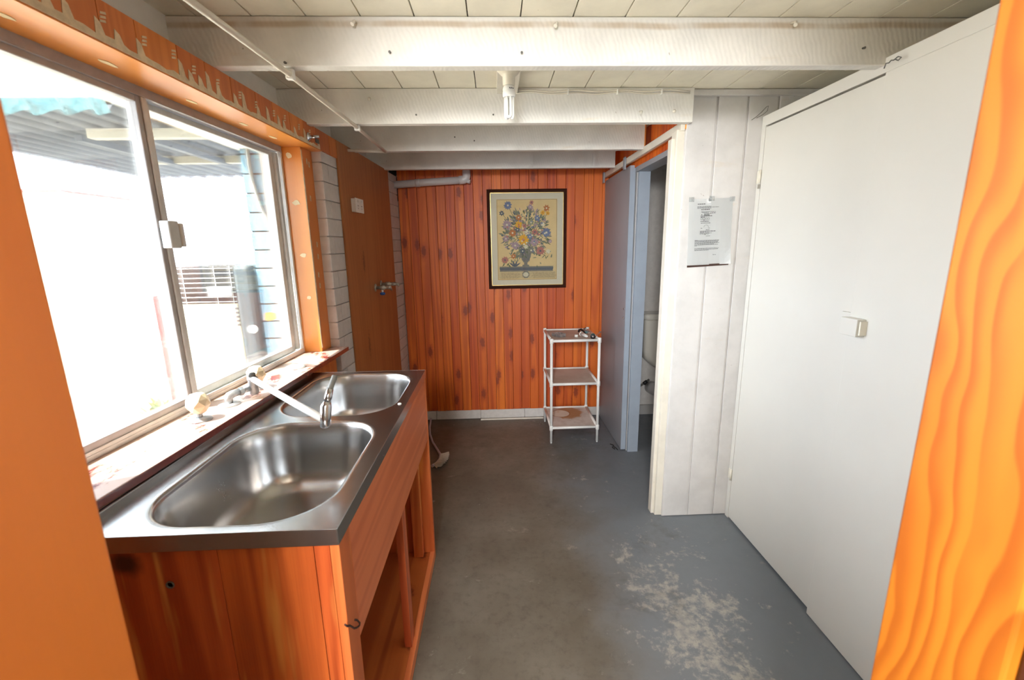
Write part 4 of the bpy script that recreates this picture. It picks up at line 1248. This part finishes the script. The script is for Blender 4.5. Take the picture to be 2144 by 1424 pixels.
# ------------------------------------------------------------------ brush on the floor
br = thing('scrubbing_brush', 'lilac grey long handled brush with white bristles on the floor', 'brush', (-.45, 3.1, 0))
ctrl = [(-.590, 3.640, .030), (-.588, 3.60, .016), (-.582, 3.50, .012), (-.560, 3.36, .012), (-.515, 3.20, .012), (-.462, 3.07, .012), (-.428, 2.98, .013), (-.424, 2.91, .016), (-.440, 2.85, .016), (-.468, 2.815, .014)]
pts = []
for k in range(len(ctrl)-1):
    for q in range(4):
        t = q/4; pts.append(Vector(ctrl[k]).lerp(Vector(ctrl[k+1]), t))
pts.append(Vector(ctrl[-1]))
link('handle', MB().tube(pts, [.0085+.002*(i > 22) for i in range(len(pts))], 12), 'lilac', br)
mb = MB()
r4 = random.Random(9)
hp = [Vector(c) for c in ctrl[6:10]]
for k in range(420):
    t = r4.random()*2.6; i = int(t); p = hp[i].lerp(hp[i+1], t-i)
    ang = -.25-1.15*(t/2.6)+.25
    d = Vector((math.cos(ang), math.sin(ang)*.9, r4.uniform(-.02, .35)))
    p = p+Vector((0, 0, r4.uniform(-.003, .012)))
    L = .062+r4.uniform(-.006, .004)
    q = p+d*L; q.z = max(q.z, .002)
    s1_ = Vector((.0016, .0016, 0))
    mb.tube([p, q], [.0014, .0019], 3, False)
o = link('bristles', mb, 'bristle', br); o['kind'] = 'stuff'
tag(link('wire_clip', MB().tube([(.90-.02, 2.99, .004), (.875, 3.02, .006), (.862, 3.05, .006), (.850, 3.03, .006), (.862, 3.0, .004), (.868, 3.06, .008), (.85, 3.09, .004)], .003, 6), 'black'), 'small black wire clip on the floor beside the sliding door', 'clip')

# ------------------------------------------------------------------ outside the window
yd = struct(link('ground', B(-14, -1.10, -6, 16, -.20, -.10), 'ground'), 'pale concrete yard outside the window', 'ground')
ef = struct(link('eave_soffit', B(-1.262, -1.165, -1.0, 2.42, 1.985, 2.06, 0), 'fascia', bevel=.003), 'cream eave board outside above the window', 'eave')
# pale blue block return wall
bwl = thing('blue_block_return', 'pale blue painted block return wall outside the right pane', 'wall', (-1.14, 2.5, -.1))
link('mortar_core', B(-1.232, -1.03, 2.357, 2.9, -.1, 2.4), 'blue_mortar', bwl)
z = .021; row_ = 0
while z < 2.25:
    if row_ % 2: spans = ((-1.235, -1.112), (-1.104, -1.03))
    else: spans = ((-1.235, -1.045),)
    for (a, b) in spans:
        link('block', B(a, b, 2.350, 2.362, z, z+.0855), 'blue_block', bwl, bevel=.002)
    z += .0925; row_ += 1
link('exposed_patch', MB().prism([(-1.222, 2.3495, 1.135), (-1.200, 2.3495, 1.130), (-1.178, 2.3495, 1.134), (-1.160, 2.3495, 1.142), (-1.158, 2.3495, 1.170), (-1.185, 2.3495, 1.176), (-1.215, 2.3495, 1.172)], (0, -.001, 0)), 'reveal', bwl)
for k, (ctrl, r) in enumerate((([(-1.190, 2.335, 2.3), (-1.190, 2.335, 1.90), (-1.183, 2.335, 1.82), (-1.163, 2.335, 1.72), (-1.130, 2.335, 1.62), (-1.085, 2.335, 1.52)], .009),
                               ([(-1.130, 2.335, 2.3), (-1.130, 2.335, 1.92), (-1.122, 2.335, 1.86), (-1.100, 2.335, 1.78), (-1.070, 2.335, 1.68)], .008))):
    c_ = tag(link('outdoor_conduit', MB().tube(ctrl, r, 10), 'conduit_out'), ['left grey conduit bending down the blue block wall', 'right grey conduit bending down the blue block wall'][k], 'conduit', 'conduits on the blue wall')
tag(link('outdoor_cable', MB().tube([(-1.105, 2.34, 1.40), (-1.100, 2.34, 1.34), (-1.090, 2.34, 1.31), (-1.070, 2.34, 1.29), (-1.062, 2.34, 1.26)], .006, 8), 'rubber'), 'short dark cable hanging on the blue block wall', 'cable')
# appliance with wire guard
ap = thing('outdoor_unit', 'cream outdoor appliance with a white wire guard across its top', 'appliance', (-1.5, 2.6, -.1))
link('body', B(-1.73, -1.345, 2.34, 2.80, -.1, 1.225), 'cream_unit', ap, bevel=.01)
link('grille_recess', B(-1.73, -1.345, 2.37, 2.80, 1.225, 1.415), 'dark', ap)
link('side_column', B(-1.335, -1.243, 2.31, 2.80, -.1, 1.425), 'unit_grey', ap, bevel=.02)
for k in range(8):
    z = 1.238+k*.0245
    link('guard_wire', MB().tube([(-1.735, 2.335, z), (-1.345, 2.335, z)], .0024, 6), 'white_pl', ap)
for x in (-1.71, -1.60, -1.44, -1.36):
    link('guard_wire', MB().tube([(x, 2.333, 1.228), (x, 2.333, 1.42)], .0022, 6), 'white_pl', ap)
link('rating_plate', B(-1.475, -1.362, 2.326, 2.330, 1.268, 1.318), 'white_pl', ap)
for k in range(5):
    link('guard_tab', B(-1.357, -1.343, 2.326, 2.334, 1.196-k*.0215, 1.206-k*.0215), 'unit_grey', ap)
link('valve', MB().lathe((-1.262, 2.31, 1.095), [(.02, 0), (.022, .012), (.014, .022), (0, .026)], (0, -1, 0), 16), 'white_pl', ap)
# carport roof with battens
cr = thing('carport_roof', 'dark grey carport roof seen from below beyond the window', 'roof', (-3, 4, 2.0))
link('roof_sheet', B(-4.03, -1.45, 2.95, 5.6, 2.36, 2.40), 'carport', cr)
for k in range(17):
    x = -4.0+k*.155
    link('corrugation', MB().tube([(x, 2.95, 2.365), (x, 5.62, 2.365)], .035, 8), 'carport', cr)
for (y, x0, x1) in ((3.36, -2.78, -1.45), (4.30, -3.05, -1.45)):
    link('batten', B(x0, x1, y, y+.07, 2.27, 2.33), 'batten', cr)
for x in (-2.9, -2.45): link('batten', B(x, x+.05, 3.4, 4.4, 2.26, 2.30), 'carport', cr)
for (x, y) in ((-3.9, 3.0), (-1.6, 5.5), (-3.95, 5.5)):
    link('post', B(x, x+.07, y, y+.07, -.1, 2.36), 'batten' if x < -3.9 else 'carport', cr)
# translucent corrugated awning
aw = MB(); n = 64; prev = None
for k in range(n+1):
    x = -2.05+.74*k/n
    dy = .016*math.sin(k/n*2*PI*7)
    a = aw.bm.verts.new((x, 1.70+dy, 1.972+dy*.9)); b = aw.bm.verts.new((x-.03, 1.55+dy, 2.30+dy*.9))
    if prev: aw.face([prev[0], a, b, prev[1]], True)
    prev = (a, b)
bmesh.ops.solidify(aw.bm, geom=aw.bm.faces[:], thickness=.0015)
tag(link('awning_sheet', aw, 'awning'), 'pale aqua corrugated awning sheet at the window top left', 'awning')
# faded red post and planting
tag(link('red_post', B(-2.50, -2.42, 3.30, 3.38, -.1, 1.18), 'red_paint', bevel=.004), 'faded red post seen beside the window mullion', 'post')
ob = thing('outbuilding', 'far white outbuilding with a thin red capping at the left window edge', 'building', (-5.3, 5.4, -.1))
link('wall', B(-6.2, -4.55, 5.03, 6.0, -.1, 2.13), 'fascia', ob)
link('red_capping', B(-6.25, -4.50, 4.99, 6.0, 2.13, 2.155), 'red_paint', ob)
r5 = random.Random(12)


def shrub(label, cx, cy, hgt, n, mats, spread=.35):
    t = thing('yard_shrub', label, 'shrub', (cx, cy, -.1), 'shrubs outside the left pane')
    for mi, mt in enumerate(mats):
        mb = MB()
        for k in range(n):
            a = r5.uniform(0, 2*PI); el = r5.uniform(.5, 1.4); L = hgt*r5.uniform(.6, 1.1)
            d = Vector((math.cos(a)*math.cos(el), math.sin(a)*math.cos(el), math.sin(el)))
            p = Vector((cx+r5.uniform(-.08, .08), cy+r5.uniform(-.08, .08), -.1)); s_ = Vector((-math.sin(a), math.cos(a), 0))
            pts = [p+d*L*t_+Vector((0, 0, -L*.45*t_*t_)) for t_ in (0, .35, .7, 1)]
            ws = (.008, .016, .011, 0)
            for (p0, w0), (p1, w1) in zip(zip(pts, ws), zip(pts[1:], ws[1:])):
                if w1: mb.poly([p0-s_*w0, p0+s_*w0, p1+s_*w1, p1-s_*w1])
                else: mb.poly([p0-s_*w0, p0+s_*w0, p1])
        o = link('leaves', mb, mt, t, recalc=False); o['kind'] = 'stuff'


shrub('larger leafy shrub low in the left pane', -2.75, 2.75, .62, 110, ('leaf_y', 'leaf_g'))
shrub('small yellow green shrub near the left door frame', -2.45, 2.05, .5, 80, ('leaf_y',))
shrub('sparse yellow green plant beside the red post', -3.3, 4.2, .40, 50, ('leaf_y',))
